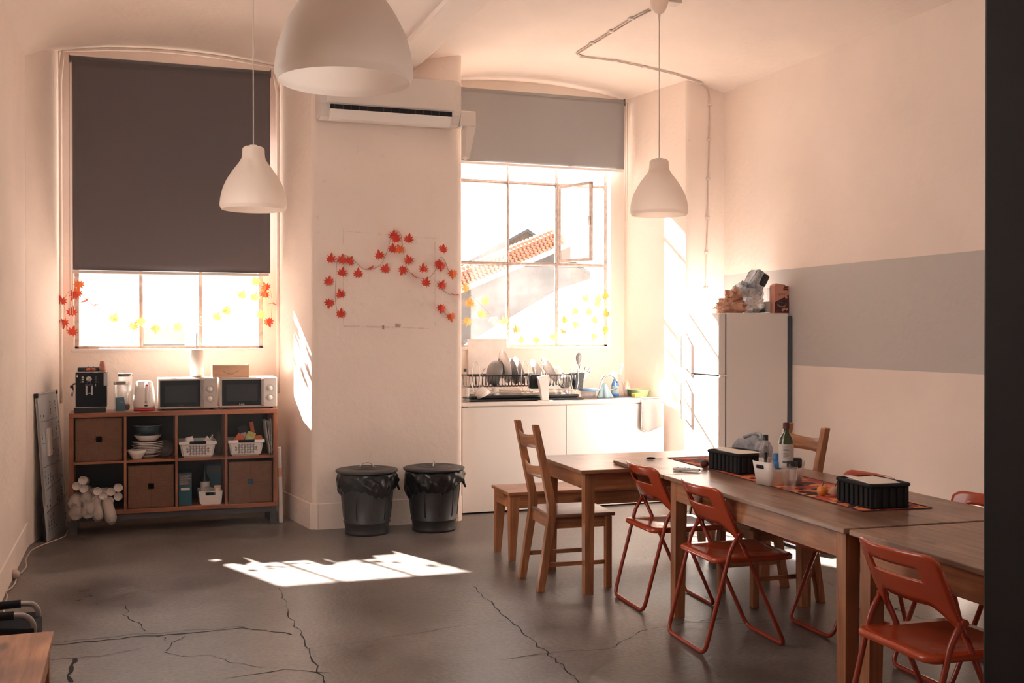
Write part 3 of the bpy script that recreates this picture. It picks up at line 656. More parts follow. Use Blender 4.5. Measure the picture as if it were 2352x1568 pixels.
# torn poster outline scars on the pillar
t = thing('tape_residue', 'rectangular outline of old torn tape on the pillar behind the red leaves', 'tape mark', (0, PF - .0012, 0))
def scar(p, q, wd, n, sd):
    rr = random.Random(sd); m = MB()
    for k in range(n):
        a = rr.random(); c = (p[0] + (q[0] - p[0]) * a, p[1] + (q[1] - p[1]) * a); l = rr.uniform(.004, .03); hh = wd * rr.uniform(.15, .7)
        hx, hz = (l, hh) if abs(q[0] - p[0]) > abs(q[1] - p[1]) else (hh, l)
        d_ = .0001 * k / n; m.box(c[0] - hx, c[0] + hx, -d_, .003, c[1] - hz, c[1] + hz)
    m.build('tape_strip', SCAR, t, kind='stuff')
SCAR = mat('tape_scar', (.76, .64, .56), .95, var=.12, scale=40)
scar((1.56, 1.555), (1.95, 1.545), .012, 40, 1); scar((2.02, 1.545), (2.26, 1.535), .007, 14, 7); scar((1.545, 1.56), (1.545, 2.28), .0035, 26, 2); scar((1.55, 2.285), (2.27, 2.25), .0035, 22, 3); scar((2.275, 1.54), (2.275, 2.25), .004, 30, 4)
b = MB(); b.box(1.955, 1.995, -.002, .001, 1.545, 1.575); b.box(1.85, 1.865, -.002, .001, 1.53, 1.56); b.build('tape_patch', M['stem'] if False else mat('tape_patch', (.48, .38, .32), .9, var=.4, scale=60), t)

# thin sunlit haze hanging in the room
hm = bpy.data.materials.new('room_haze'); hm.use_nodes = True; hN = hm.node_tree.nodes; hN.clear()
ho = hN.new('ShaderNodeOutputMaterial'); hv = hN.new('ShaderNodeVolumeScatter'); hv.inputs['Density'].default_value = .0022; hv.inputs['Anisotropy'].default_value = .55; hv.inputs['Color'].default_value = (1, .97, .95, 1)
hm.node_tree.links.new(hv.outputs[0], ho.inputs['Volume'])
b = MB(); b.box(-.68, 4.87, .9, 9.12, .01, 3.5); hz = b.build('haze', hm); hz['kind'] = 'structure'; hz.display_type = 'WIRE'

# ================================================================== tables, benches, chairs
def legmb(x, y, w0, w1, z0, z1, inx, iny):
    """leg tapering towards the floor on its inner sides"""
    m = MB(); h = w1 / 2; d = (w1 - w0)
    lo = [[x - h, y - h], [x + h, y - h], [x + h, y + h], [x - h, y + h]]
    hi = [list(p) + [z1] for p in lo]
    for p in lo:
        if (p[0] - x) * inx > 0: p[0] -= inx * d
        if (p[1] - y) * iny > 0: p[1] -= iny * d
    m.hexa([p + [z0] for p in lo], hi); return m
def table(name, label, cx, cy, lx, ly, h, rz, top, grain, lw=.062, inset=.035, ap=.095, taper=False, th=.022, skipleg=(), group=None):
    t = thing(name, label, 'bench' if 'bench' in name else 'table', (cx, cy, 0), rz, group)
    X, Y = lx / 2, ly / 2
    m = MB(); m.box(-X, X, -Y, Y, h - th, h, bev=.004); m.build('tabletop' if 'table' in name else 'seat_board', M[top], t)
    ax, ay = X - inset, Y - inset
    for s in (-1, 1):
        m = MB(); m.box(-ax + lw * .5, ax - lw * .5, s * ay - .011 - s * .012, s * ay + .011 - s * .012, h - th - ap, h - th - .0005); m.build('apron', M['pinex'], t)
        m = MB(); m.box(s * ax - .011 - s * .012, s * ax + .011 - s * .012, -ay + lw * .5, ay - lw * .5, h - th - ap, h - th - .0005); m.build('apron', M['piney'], t)
    for i in (-1, 1):
        for j in (-1, 1):
            if (i, j) in skipleg: continue
            legmb(i * (ax - lw / 2), j * (ay - lw / 2), lw * (.55 if taper else .85), lw, 0, h - th - .0005, -i, -j).build('leg', M['pinez'], t)
    return t
RZ = -R(2.7)
def off(cx, cy, dx, dy, rz=RZ): return (cx + dx * math.cos(rz) - dy * math.sin(rz), cy + dx * math.sin(rz) + dy * math.cos(rz))
# far table across the room
table('dining_table', 'bare pine dining table set crosswise nearest the kitchen counter', 3.06, 5.985, 1.27, .78, .722, RZ, 'topx', 0, lw=.06, inset=.04)
# middle table with its far leaf lying over the first one
tb = table('dining_table', 'long pine table with the leaf print runner lying on it', 3.075, 4.30, .875, 1.65, .745, RZ, 'topy', 1, lw=.066, inset=.03, ap=.105)
m = MB(); m.box(-.437, .437, .829, 1.53, .724, .745, bev=.004); m.build('end_leaf', M['topy'], tb)
table('dining_table', 'nearest pine table running out of view behind the door edge', 3.01, 2.66, .875, 1.60, .743, RZ, 'topy', 1, lw=.066, inset=.03, ap=.105)
table('wooden_bench', 'long pine bench standing between kitchen counter and far table', 3.07, 6.83, 1.46, .40, .455, R(-2), 'pinex', 0, lw=.07, inset=.015, ap=.085, taper=True)
table('wooden_bench', 'low pine bench with worn top in the bottom left corner', -.455, 3.45, .40, 1.30, .455, R(0), 'piney', 1, lw=.07, inset=.012, ap=.085, taper=True)

def ladder_chair(label, x, y, rz, tilt=None):
    t = thing('wooden_chair', label, 'chair', (x, y, 0), rz, 'pine ladder back chairs'); W = .185
    for s in (-1, 1):
        P = [(-.205, s * W, 0), (-.135, s * W, .44), (-.135, s * W, .50), (-.235, s * W, .97)]
        m = MB(); ww = [(.021, .021), (.024, .021), (.024, .021), (.018, .021)]
        rings = [[m.bm.verts.new((p[0] + a * w_[0], p[1] + b_ * w_[1], p[2])) for a, b_ in ((-1, -1), (1, -1), (1, 1), (-1, 1))] for p, w_ in zip(P, ww)]
        m.bm.faces.new(rings[0][::-1]); m.bm.faces.new(rings[-1])
        for r0, r1 in zip(rings, rings[1:]):
            for k in range(4): m.bm.faces.new((r0[k], r0[(k + 1) % 4], r1[(k + 1) % 4], r1[k]))
        bmesh.ops.bevel(m.bm, geom=list(m.bm.edges), offset=.0025, segments=1, affect='EDGES'); m.build('back_post', M['pinez'], t)
        m = MB(); m.box(.195, .233, s * W - .02, s * W + .02, 0, .425, bev=.003); m.build('front_leg', M['pinez'], t)
        m = MB(); m.box(-.16, .21, s * (W - .004) - .009, s * (W - .004) + .009, .362, .424); m.build('apron', M['pinex'], t)
        m = MB(); m.box(-.185, .21, s * (W - .004) - .008, s * (W - .004) + .008, .14, .165, bev=.002); m.build('stretcher', M['pinex'], t)
    for z0, z1 in ((.83, .90), (.655, .715)):
        def f(a, c, z0=z0, z1=z1):
            y_ = -W + 2 * W * a; z = z0 + (z1 - z0) * c + .0; bx = -.135 - .1 * (z - .5) / .47
            return (bx - .03 * (1 - (2 * a - 1) ** 2), y_, z + (.018 * (2 * a - 1) ** 2 * c))
        m = MB(); m.grid(12, 3, f); m.build('back_slat', M['piney'], t, solid=.014)
    m = MB(); m.box(-.15, .255, -.205, .205, .425, .446, bev=.006); m.build('seat', M['topx'], t)
    m = MB(); m.box(-.145, -.127, -W, W, .36, .424); m.build('apron', M['piney'], t)
    m = MB(); m.box(.20, .22, -W, W, .362, .424); m.build('apron', M['piney'], t)
    return t
ladder_chair('pine ladder back chair standing at the free left end of the far table', 2.455, 6.005, R(-3.5))
ladder_chair('pine ladder back chair tucked in on the wall side of the long table', 3.435, 5.285, R(180 - 2))

def folding_chair(label, x, y, rz):
    t = thing('folding_chair', label, 'chair', (x, y, 0), rz, 'orange folding chairs'); r = .0108
    fx = lambda z: .10 + (.72 - z) / .708 * .33
    m = MB(); m.tube(fillet([(fx(.72), .198, .72), (.43, .188, r), (.43, -.188, r), (fx(.72), -.198, .72)], .05, 6), r, 8); m.build('front_frame', M['orange'], t)
    zp = .555; xp = fx(zp)
    m = MB(); m.tube(fillet([(xp - .004, .212, zp), (xp - .045, .212, zp - .06), (0, .205, r), (0, -.205, r), (xp - .045, -.212, zp - .06), (xp - .004, -.212, zp)], .05, 6), r, 8); m.build('rear_frame', M['orange'], t)
    for s in (-1, 1):
        m = MB(); m.cyl((xp, s * .185, zp), (xp, s * .225, zp), .013, seg=10); m.build('pivot', M['orange'], t)
    # backrest: curved shell with a slot and side wings that run down the tubes
    NU, NV = 32, 12
    def zl(y): return .595 - .105 * max(0, (abs(y) - .115) / .093) ** 1.6
    def zt(y): return .775 - .022 * max(0, (abs(y) - .17) / .038) ** 2
    def f(a, c):
        y_ = -.208 + .416 * a; cc = [0, .13, .25, .36, .45, .455, .55, .65, .705, .78, .86, .94, 1.0][int(round(c * NV))]
        z = zl(y_) + (zt(y_) - zl(y_)) * cc; bow = .045 * (1 - (y_ / .208) ** 2)
        return (fx(z) - bow - .006 * (1 - (2 * cc - 1) ** 2), y_ * (1 - .0 * cc), z)
    m = MB(); m.grid(NU, NV, f, skip=lambda i, j: 5 <= j <= 7 and 6 <= i < NU - 6); m.build('backrest', M['orangep'], t, solid=.011, off=0)
    m = MB(); pts = []
    for cx_, cy_, a0 in ((.43, .155, 0), (.10, .155, 90), (.10, -.155, 180), (.43, -.155, 270)):
        for k in range(7):
            a = R(a0 + 15 * k); pts.append((cx_ + .05 * math.cos(a), cy_ + .05 * math.sin(a)))
    n = len(pts); zz = lambda x_, y_: .448 - .012 * (1 - ((x_ - .27) / .22) ** 2) * (1 - (y_ / .2) ** 2)
    rings = []
    for sc, dz in ((.96, -.026), (1.0, -.022), (1.0, -.006), (.97, 0), (.80, 0), (.5, 0), (.2, 0)):
        rings.append([m.bm.verts.new((.265 + (px_ - .265) * sc, py_ * sc, zz(.265 + (px_ - .265) * sc, py_ * sc) + dz)) for px_, py_ in pts])
    for a, c in zip(rings, rings[1:]):
        for k in range(n):
            g_ = m.bm.faces.new((a[k], a[(k + 1) % n], c[(k + 1) % n], c[k])); g_.smooth = True
    m.bm.faces.new(rings[0][::-1]); m.bm.faces.new(rings[-1]); m.build('seat', M['orangep'], t)
    m = MB(); m.tube([(.31, .19, .425), (fx(.43) , .19, .425)], .006, 6); m.tube([(.31, -.19, .425), (fx(.43), -.19, .425)], .006, 6); m.build('seat_bracket', M['orange'], t)
    return t
f0 = folding_chair('orange folding chair beside the overhanging table leaf, farthest on the aisle side', 2.597, 5.40, R(-3))
dup(f0, 'orange folding chair in the middle of the aisle side in front of the long table', (2.523, 4.615, 0), R(-3.5))
dup(f0, 'nearest orange folding chair, cut by the dark door edge', (2.39, 3.035, 0), R(-2))
dup(f0, 'orange folding chair on the wall side behind the near black basket', (3.665, 4.61, 0), R(180 - 2))
dup(f0, 'orange folding chair on the wall side half hidden by the door edge', (3.66, 3.80, 0), R(180 - 2))

# ================================================================== kitchen counter
CT = .925
t = thing('kitchen_cabinet', 'white flat fronted kitchen base cabinet left half under the dish rack', 'cabinet', (3.045, 8.52, 0))
def cab(t, w_, a0=0, a1=0):
    m = MB(); m.box(-w_ / 2 + a0, w_ / 2 - a1, .02, .60, .05, CT - .03); m.build('carcass', M['whitem'], t)
    m = MB(); m.box(-w_ / 2 + .0015, w_ / 2 - .0015, -.001, .0185, .015, CT - .042, bev=.0015); m.build('door', M['whitem'], t)
    m = MB(); m.box(-w_ / 2, w_ / 2, .04, .055, 0, .05); m.build('plinth', M['dark'], t)
cab(t, .925, a0=.05)
t = thing('kitchen_cabinet', 'white flat fronted kitchen base cabinet right half with the grey towel', 'cabinet', (3.975, 8.52, 0)); cab(t, .93, a1=.02)
t = thing('worktop', 'white kitchen worktop with a sink let in near its right end', 'worktop', (3.51, 8.86, CT))
m = MB(); m.box(-.93, .945, -.36, .38, -.03, 0, bev=.003); m.build('slab', M['whitem'], t)
m = MB(); m.box(.32, .78, -.27, .14, -.002, .004, bev=.002); m.build('sink_rim', M['brushed'], t)
m = MB(); m.box(.345, .755, -.245, .115, .0042, .0062); m.build('basin', M['greym'], t)
tp = thing('towel', 'grey cloth with pale piping hung over the worktop edge', 'towel', (4.30, 8.493, CT + .002))
def tw(a, c):
    x = -.10 + .19 * a + .022 * c * (a - .3); fold = .012 * math.sin(a * 9 + .5) * min(1, c * 2.2)
    return (x, -.012 - fold - .006, -.002 - c * (.235 + .03 * a * 0 + (.06 * (1 - abs(a - .35) * 1.6) if c > .98 else .06 * c * c * (1 - abs(a - .35) * 1.6))))
m = MB(); m.grid(18, 14, tw); m.build('cloth', M['towel'], tp, solid=.004)
m = MB(); m.grid(6, 2, lambda a, c: (-.10 + .19 * a, -.016 + .10 * c, .003)); m.build('cloth_top', M['towel'], tp, solid=.004)
m = MB(); m.tube([Vector(tw(0, k / 10)) + Vector((0, -.004, 0)) for k in range(11)] + [Vector(tw(k / 10, 1)) + Vector((0, -.004, 0)) for k in range(11)], .0022, 6); m.build('piping', M['whitem'], tp)

def plates(): pass
# dish rack: black basket rails on wire hoops
t = thing('dish_rack', 'long black wire dish rack with chrome hoops on the worktop', 'dish rack', (3.20, 8.80, CT))
m = MB()
for s in (-1, 1):
    m.tube([(-.50, s * .14, .215), (.47, s * .14, .215)], .006, 6)
m.tube([(-.50, -.14, .215), (-.50, .14, .215)], .006, 6); m.tube([(.47, -.14, .215), (.47, .14, .215)], .006, 6); m.build('rim', M['black'], t)
m = MB()
for k in range(33):
    x = -.485 + k * .0295; m.tube(fillet([(x, -.14, .213), (x, -.125, .118), (x, .125, .118), (x, .14, .213)], .03, 4), .0035, 5)
m.build('basket_wire', M['black'], t, kind='stuff')
for x in (-.46, -.02, .04, .44):
    m = MB(); m.tube([(x + .0 + .035 * math.cos(q), -.155, .20 + .135 * math.sin(q)) for q in [2 * math.pi * k / 24 for k in range(24)]], .0028, 6, closed=True); m.tube([(x, -.155, .068), (x, -.155, .03)], .0028, 6); m.build('hoop', M['chrome'], t)
m = MB(); m.box(-.505, .475, -.17, .18, .022, .046, bev=.008); m.build('lower_tray', M['black'], t)
m = MB(); m.tube([(-.49, -.15, .075), (.46, -.15, .075)], .003, 5); m.tube([(-.49, .15, .075), (.46, .15, .075)], .003, 5); m.build('lower_rail', M['chrome'], t)
t = thing('drip_tray', 'thin black drip tray lying flat under the dish rack', 'tray', (3.20, 8.78, CT))
m = MB(); m.box(-.53, .50, -.20, .20, .0, .018, bev=.008); m.build('tray_body', M['black'], t)
m = MB(); m.box(-.51, .48, -.185, .185, .0175, .0205, bev=.001); m.build('tray_rim', M['gloss'], t)
def plate(label, x, y, z, r, mt, tiltx, tilty, name='plate', cat='plate', deep=.02, grp=None):
    t = thing(name, label, cat, (x, y, z), 0, grp); t.rotation_euler = (tiltx, tilty, 0)
    m = MB(); m.lathe([(0, 0), (r * .55, 0), (r * .62, deep * .3), (r, deep), (r * .99, deep + .004), (r * .6, deep * .3 + .005), (0, .005)], 32); m.build('plate_body', mt, t)
    m = MB(); m.lathe([(r * .50, -.004), (r * .52, -.004), (r * .54, .002), (r * .48, .002)], 32); m.build('foot_ring', mt, t)
G = 'plates and pans standing in the dish rack'
plate('large pale oval platter standing tallest in the dish rack', 3.02, 8.80, CT + .285, .150, M['ceramic'], 0, R(80), deep=.03, grp=G)
plate('grey plate standing right of the tallest platter', 3.10, 8.80, CT + .24, .118, M['ceramicg'], 0, R(78), deep=.025, grp=G)
plate('white plate with a bright rim, fourth from the left in the rack', 3.165, 8.82, CT + .245, .125, M['ceramic'], 0, R(74), deep=.02, grp=G)
plate('white plate standing behind the paper towel holder at left', 3.345, 8.82, CT + .235, .118, M['ceramic'], 0, R(62), deep=.02, grp=G)
plate('white plate standing behind the tall white caddy', 3.455, 8.83, CT + .245, .126, M['ceramic'], 0, R(60), deep=.02, grp=G)
t = thing('saucepan', 'dark grey pot standing on its side in the rack', 'pot', (2.955, 8.80, CT + .235)); t.rotation_euler = (0, R(-76), 0)
m = MB(); m.lathe([(0, .05), (.07, .05), (.10, .03), (.115, -.03), (.112, -.033), (.095, .025), (.066, .044), (0, .044)], 30); m.build('pot_body', M['ceramicg'], t)
m = MB(); m.tube([(-.02 + .035 * math.cos(q), 0, .085 + .02 * math.sin(q)) for q in [k * math.pi / 8 for k in range(9)]], .005, 6); m.build('loop_handle', M['chrome'], t)
t = thing('utensil_cup', 'small black cutlery pot hanging on the front of the dish rack', 'cup', (3.265, 8.615, CT + .10))
m = MB(); m.box(-.055, .055, -.028, .028, 0, .125, bev=.014); m.build('cup_body', M['black'], t)
t = thing('utensil_cup', 'black cutlery holder at the right end of the dish rack', 'cup', (3.70, 8.74, CT + .085))
m = MB(); m.hexa([(-.035, -.05, 0), (.03, -.05, 0), (.03, .05, 0), (-.035, .05, 0)], [(-.035, -.055, .145), (.052, -.055, .145), (.052, .055, .145), (-.035, .055, .145)]); m.build('cup_body', M['black'], t)
t = thing('ladle', 'dark slotted spoon sticking up out of the cutlery holder', 'spoon', (3.70, 8.74, CT + .12)); t.rotation_euler = (0, R(4), 0)
m = MB(); m.cyl((0, 0, 0), (0, 0, .20), .004, seg=8); m.build('handle', M['ceramicg'], t)
m = MB(); m.lathe([(0, 0), (.006, .005), (.016, .02), (.028, .055), (.027, .085), (.016, .105), (0, .11)], 20, c=(0, 0, .175), sy=.3); m.build('bowl', M['ceramicg'], t)
t0 = None
for k, (dx, ty, tx) in enumerate(((.02, 22, 4), (.03, 28, -6), (.038, 34, 2), (.012, 15, -4), (.03, 40, 5), (.0, 10, 8))):
    lb = 'steel cutlery handle bunched in the rack end holder, ' + ('leaning slightly right', 'third most tilted', 'second most tilted', 'nearly upright', 'most tilted right', 'standing straightest')[k]
    if t0 is None:
        t0 = thing('cutlery', lb, 'cutlery', (0, 0, 0), 0, 'cutlery in the rack holder'); m = MB()
        m.box(-.005, .005, -.001, .001, .0, .17, bev=.0008); m.build('stem', M['chrome'], t0)
        m = MB(); m.lathe([(0, 0), (.008, .01), (.011, .03), (.008, .05), (0, .055)], 10, c=(0, 0, .165), sy=.2); m.build('head', M['chrome'], t0); o = t0
    else: o = dup(t0, lb)
    o.location = (3.695 + dx * .3, 8.73 + k * .006, CT + .09); o.rotation_euler = (R(tx), R(ty), 0)
def mug(label, x, y, z, mt, rot=(0, 0, 0), r=.042, h=.09, grp=None):
    t = thing('mug', label, 'mug', (x, y, z), 0, grp); t.rotation_euler = rot
    m = MB(); m.lathe([(0, 0), (r * .9, 0), (r, .01), (r, h), (r * .92, h), (r * .9, .012), (0, .008)], 24); m.build('mug_body', mt, t)
    m = MB(); m.tube([(r - .004 + .028 * math.sin(q), 0, h / 2 - .03 * math.cos(q)) for q in [k * math.pi / 8 for k in range(9)]], .005, 8); m.build('handle', mt, t); return t
mug('white mug turned upside down at the right of the rack', 3.60, 8.80, CT + .20, M['ceramic'], (0, R(155), R(40)), r=.05, h=.10)
mug('white mug lying tilted beside the upside down mug', 3.55, 8.78, CT + .19, M['ceramic'], (0, R(-50), 0), r=.045)
t = thing('glass_cup', 'translucent plastic tumbler upside down at the front of the tray', 'cup', (3.575, 8.655, CT + .047))
m = MB(); m.lathe([(.040, 0), (.030, .105), (.0, .108), (0, .104), (.028, .101), (.037, 0)], 24); m.build('tumbler', M['clearp'], t)
t = thing('bowl', 'pale bowl upside down on the left of the drip tray', 'bowl', (2.79, 8.66, CT + .085)); t.rotation_euler = (0, R(155), 0)
m = MB(); m.lathe([(0, -.03), (.03, -.03), (.06, .0), (.075, .04), (.071, .04), (.055, .003), (0, -.022)], 28); m.build('bowl_body', M['ceramic'], t)
t = thing('glass_dish', 'clear glass dish upside down on the tray left of the caddy', 'dish', (3.06, 8.72, CT + .048))
m = MB(); m.hexa([(-.10, -.06, 0), (.10, -.06, 0), (.10, .06, 0), (-.10, .06, 0)], [(-.085, -.05, .05), (.085, -.05, .05), (.085, .05, .05), (-.085, .05, .05)]); m.build('dish_body', M['clearp'], t)
t = thing('glass_dish', 'clear glass dish upside down on the tray right of the caddy', 'dish', (3.46, 8.72, CT + .048))
m = MB(); m.hexa([(-.09, -.06, 0), (.09, -.06, 0), (.09, .06, 0), (-.09, .06, 0)], [(-.07, -.05, .045), (.07, -.05, .045), (.07, .05, .045), (-.07, .05, .045)]); m.build('dish_body', M['clearp'], t)
t = thing('small_cup', 'small grey plastic cup upside down on the drip tray', 'cup', (2.93, 8.70, CT + .048))
m = MB(); m.lathe([(.036, 0), (.030, .07), (0, .07)], 20); m.build('cup_body', M['offw'], t)
# tall white caddy with wire loop standing before the rack
t = thing('paper_towel_holder', 'tall narrow white holder with wire loop in front of the dish rack', 'holder', (3.31, 8.555, CT))
m = MB(); m.hexa([(-.012, -.02, .004), (.045, -.02, .004), (.045, .02, .004), (-.012, .02, .004)], [(-.05, -.025, .205), (.04, -.025, .222), (.04, .03, .222), (-.05, .03, .205)]); m.build('holder_body', M['whitem'], t)
m = MB(); m.tube(fillet([(-.012, 0, .20), (-.012, 0, .33), (.014, 0, .33), (.014, 0, .20)], .013), .003, 6); m.build('wire_loop', M['chrome'], t)
m = MB(); m.box(-.05, -.01, -.02, .02, 0, .005, bev=.002); m.box(.045, .085, -.02, .02, 0, .005, bev=.002); m.build('foot', M['white'], t)
t = thing('food_tub', 'round clear tub with a light blue lid beside the tap', 'tub', (3.80, 8.72, CT))
m = MB(); m.lathe([(0, .001), (.062, .001), (.072, .075), (.069, .075), (.059, .004), (0, .004)], 28); m.build('tub_body', M['clearp'], t)
m = MB(); m.lathe([(0, .086), (.05, .086), (.06, .092), (.082, .086), (.088, .078), (.088, .072), (.075, .072), (0, .075)], 28); m.box(.07, .105, -.02, .02, .074, .079, bev=.002); m.build('lid', M['bowlblue'], t)
t = thing('tap', 'chrome swan neck tap over the sink', 'tap', (3.945, 8.78, CT))
m = MB(); m.lathe([(0, 0), (.026, 0), (.026, .01), (.018, .02), (.016, .07), (0, .07)], 20); m.build('tap_base', M['chrome'], t)
m = MB(); m.tube([(0, 0, .06)] + [(.085 - .085 * math.cos(q), 0, .10 + .105 * math.sin(q)) for q in [k * R(160) / 10 for k in range(11)]], .0115, 10); m.build('spout', M['chrome'], t)
m = MB(); m.tube([(.01, -.012, .06), (.10, -.05, .075)], .005, 8); m.build('lever', M['chrome'], t)
t = thing('dish_cloth', 'pale blue cloth draped over the base of the tap', 'cloth', (3.955, 8.735, CT))
def dc(a, c):
    an = R(200 + 150 * a); rr = .022 + .06 * c * (1 + .25 * math.sin(a * 17)); return (rr * math.cos(an), rr * math.sin(an) * .8, .135 - .133 * c ** .9)
m = MB(); m.grid(24, 8, dc); m.build('cloth', M['bluecloth'], t, solid=.003)
t = thing('spray_bottle', 'blue spray cleaner bottle with white trigger behind the sink', 'bottle', (4.125, 8.86, CT))
m = MB(); m.lathe([(0, .002), (.034, .002), (.037, .02), (.037, .10), (.030, .125), (.018, .15), (.016, .175), (0, .175)], 22, sy=.65); m.build('bottle_body', M['spray'], t)
m = MB(); m.lathe([(.0375, .03), (.0375, .10)], 22, sy=.67); m.build('label', M['bluecloth'], t)
m = MB(); m.cyl((0, 0, .172), (0, 0, .20), .014); m.box(-.042, .02, -.010, .010, .198, .226, bev=.006); m.box(-.030, -.022, -.006, .006, .165, .20, bev=.002); m.build('trigger_head', M['white'], t)
m = MB(); m.tube([(-.02, -.0265, .062), (-.005, -.027, .072), (.012, -.027, .078)], .0022, 5); m.build('label_mark', M['red'], t)
t = thing('soap_bottle', 'clear bottle with a white brush standing in the corner', 'bottle', (4.215, 8.95, CT))
m = MB(); m.lathe([(0, .001), (.028, .001), (.03, .01), (.03, .12), (.014, .15), (.012, .20), (0, .20)], 20); m.build('bottle_body', M['clearp'], t)
m = MB(); m.cyl((0, 0, .15), (.02, 0, .27), .004); m.lathe([(0, 0), (.014, .01), (.014, .03), (0, .04)], 12, c=(.022, 0, .265)); m.build('brush', M['white'], t)
t = thing('soap_bottle', 'squat pink liquid soap bottle next to the clear bottle', 'bottle', (4.275, 8.93, CT))
m = MB(); m.lathe([(0, .001), (.03, .001), (.032, .01), (.032, .11), (.012, .135), (.010, .155), (0, .155)], 20, sy=.7); m.build('bottle_body', mat('pink_soap', (.75, .42, .32), .2), t)
m = MB(); m.lathe([(.0325, .03), (.0325, .09)], 20, sy=.72); m.build('label', M['labelw'], t)
t = thing('sponge', 'yellow sponge at the edge of the sink', 'sponge', (4.245, 8.66, CT + .005), R(10))
m = MB(); m.box(-.042, .042, -.03, .03, .006, .036, bev=.006); m.build('sponge_foam', M['sponge'], t); m = MB(); m.box(-.042, .042, -.03, .03, 0, .0065, bev=.002); m.build('scourer', M['green'], t)
t = thing('washing_up_bowl', 'pale green plastic tub at the right end of the worktop', 'tub', (4.36, 8.86, CT))
m = MB(); m.lathe([(0, .001), (.085, .001), (.105, .06), (.115, .062), (.115, .067), (.10, .066), (.08, .006), (0, .006)], 28, sx=.9, sy=1.1); m.build('tub_body', M['green'], t)
t = thing('glass_bottle', 'clear bottle with white label at the left end of the worktop by the pillar', 'bottle', (2.625, 8.58, CT))
m = MB(); m.lathe([(0, .001), (.032, .001), (.034, .01), (.034, .15), (.014, .20), (.012, .26), (0, .26)], 20); m.build('bottle_body', M['clearp'], t)
m = MB(); m.lathe([(.0345, .05), (.0345, .12)], 20); m.build('label', M['labelw'], t); m = MB(); m.lathe([(.014, .255), (.014, .28), (0, .28)], 14); m.build('cap', M['black'], t)
t = thing('splash_board', 'plain pale board leaning on the wall under the kitchen window', 'board', (3.02, 9.20, CT)); t.rotation_euler = (R(-5), 0, 0)
m = MB(); m.box(-.17, .20, -.006, .006, 0, .525, bev=.002); m.build('board_panel', M['paint'], t); m = MB(); m.box(-.17, .20, -.0075, -.005, .505, .525, bev=.001); m.build('top_edge', M['offw'], t)

# ================================================================== fridge
t = thing('fridge', 'tall white two door fridge freezer against the right wall', 'fridge', (4.53, 7.48, 0))
m = MB(); m.box(-.245, .30, -.28, .28, .02, 1.655, bev=.008); m.build('cabinet_body', M['white'], t)
for z0, z1 in ((.06, 1.172), (1.182, 1.655)):
    m = MB(); m.box(-.31, -.252, -.28, .28, z0, z1, bev=.010); d = m.build('door', M['whitem'], t)
    hz = (.80, 1.12) if z0 < 1 else (1.215, 1.50)
    m = MB(); m.tube(fillet([(-.31, .235, hz[0]), (-.352, .235, hz[0] + .02), (-.352, .235, hz[1] - .02), (-.31, .235, hz[1])], .01), .010, 8); m.build('handle', M['white'], d)
m = MB(); m.box(-.30, -.24, -.29, -.26, 1.169, 1.185, bev=.003); m.build('hinge', M['white'], t)
m = MB(); m.box(-.252, -.245, -.275, .275, .06, 1.65); m.build('door_seal', M['greym'], t)
m = MB(); m.box(.30, .342, -.272, .27, .10, 1.635, bev=.004); m.build('rear_grille', mat('grille_grey_blue', (.07, .09, .11), .6), t)
m = MB(); m.box(-.22, .28, -.27, .27, 0, .022); m.build('foot_base', M['black'], t)
FT = 1.656
def crumple(cx, cy, cz_, sx, sy, sz, n, seed, jag=.3, mtl=None, name='bag_body', parent=None, top=None):
    rr = random.Random(seed); m = MB(); g = bmesh.ops.create_icosphere(m.bm, subdivisions=n, radius=1)['verts']
    ph = [rr.uniform(0, 6) for _ in range(9)]
    for v in g:
        p = v.co.copy(); k = 1 + jag * (.35 * math.sin(5 * p.x + ph[0] + 3 * p.z) + .3 * math.sin(7 * p.y + ph[1] - 4 * p.x) + .25 * math.sin(11 * p.z + ph[2] + 6 * p.y)) + jag * rr.uniform(-.22, .22)
        p *= k; v.co = Vector((cx + p.x * sx, cy + p.y * sy, max(cz_ + p.z * sz, 0)))
    return m.build(name, mtl, parent)
t = thing('paper_bag', 'crumpled brown paper bag on the left of the fridge top', 'bag', (4.42, 7.36, FT))
crumple(0, 0, .045, .125, .10, .07, 4, 3, .35, M['kraft'], 'bag_body', t); crumple(.01, -.01, .13, .065, .06, .055, 3, 5, .7, M['kraft'], 'bag_mouth', t)
t = thing('foil_bag', 'lower silver blue crumpled bag on the fridge, round white sticker', 'bag', (4.60, 7.42, FT + .0)); 
crumple(.03, .05, .13, .12, .09, .13, 4, 9, .28, M['foil'], 'bag_body', t)
m = MB(); m.lathe([(.014, 0), (.022, .001), (.022, .003), (.014, .004)], 20, M=Matrix.Translation((-.02, -.108, .16)) @ Matrix.Rotation(R(80), 4, 'X')); m.build('sticker', M['labelw'], t)
t = thing('foil_bag', 'topmost silver blue wrapped parcel leaning on the wall above the fridge', 'bag', (4.665, 7.44, FT + .215)); t.rotation_euler = (0, R(30), 0)
m = MB(); m.box(-.055, .055, -.07, .07, -.02, .13, bev=.02, seg=3)
rr = random.Random(4)
bmesh.ops.subdivide_edges(m.bm, edges=list(m.bm.edges), cuts=2)
for v in m.bm.verts: v.co += Vector((rr.uniform(-1, 1), rr.uniform(-1, 1), rr.uniform(-1, 1))) * .007
m.build('bag_body', M['foil'], t)
m = MB(); m.box(-.0, .058, -.08, -.06, .02, .12, bev=.01); m.build('dark_window', M['black'], t)
t = thing('plastic_bag', 'small clear white plastic bag in front of the silver bags', 'bag', (4.575, 7.27, FT))
crumple(0, 0, .055, .07, .06, .06, 4, 12, .45, M['sleeve'], 'bag_body', t)
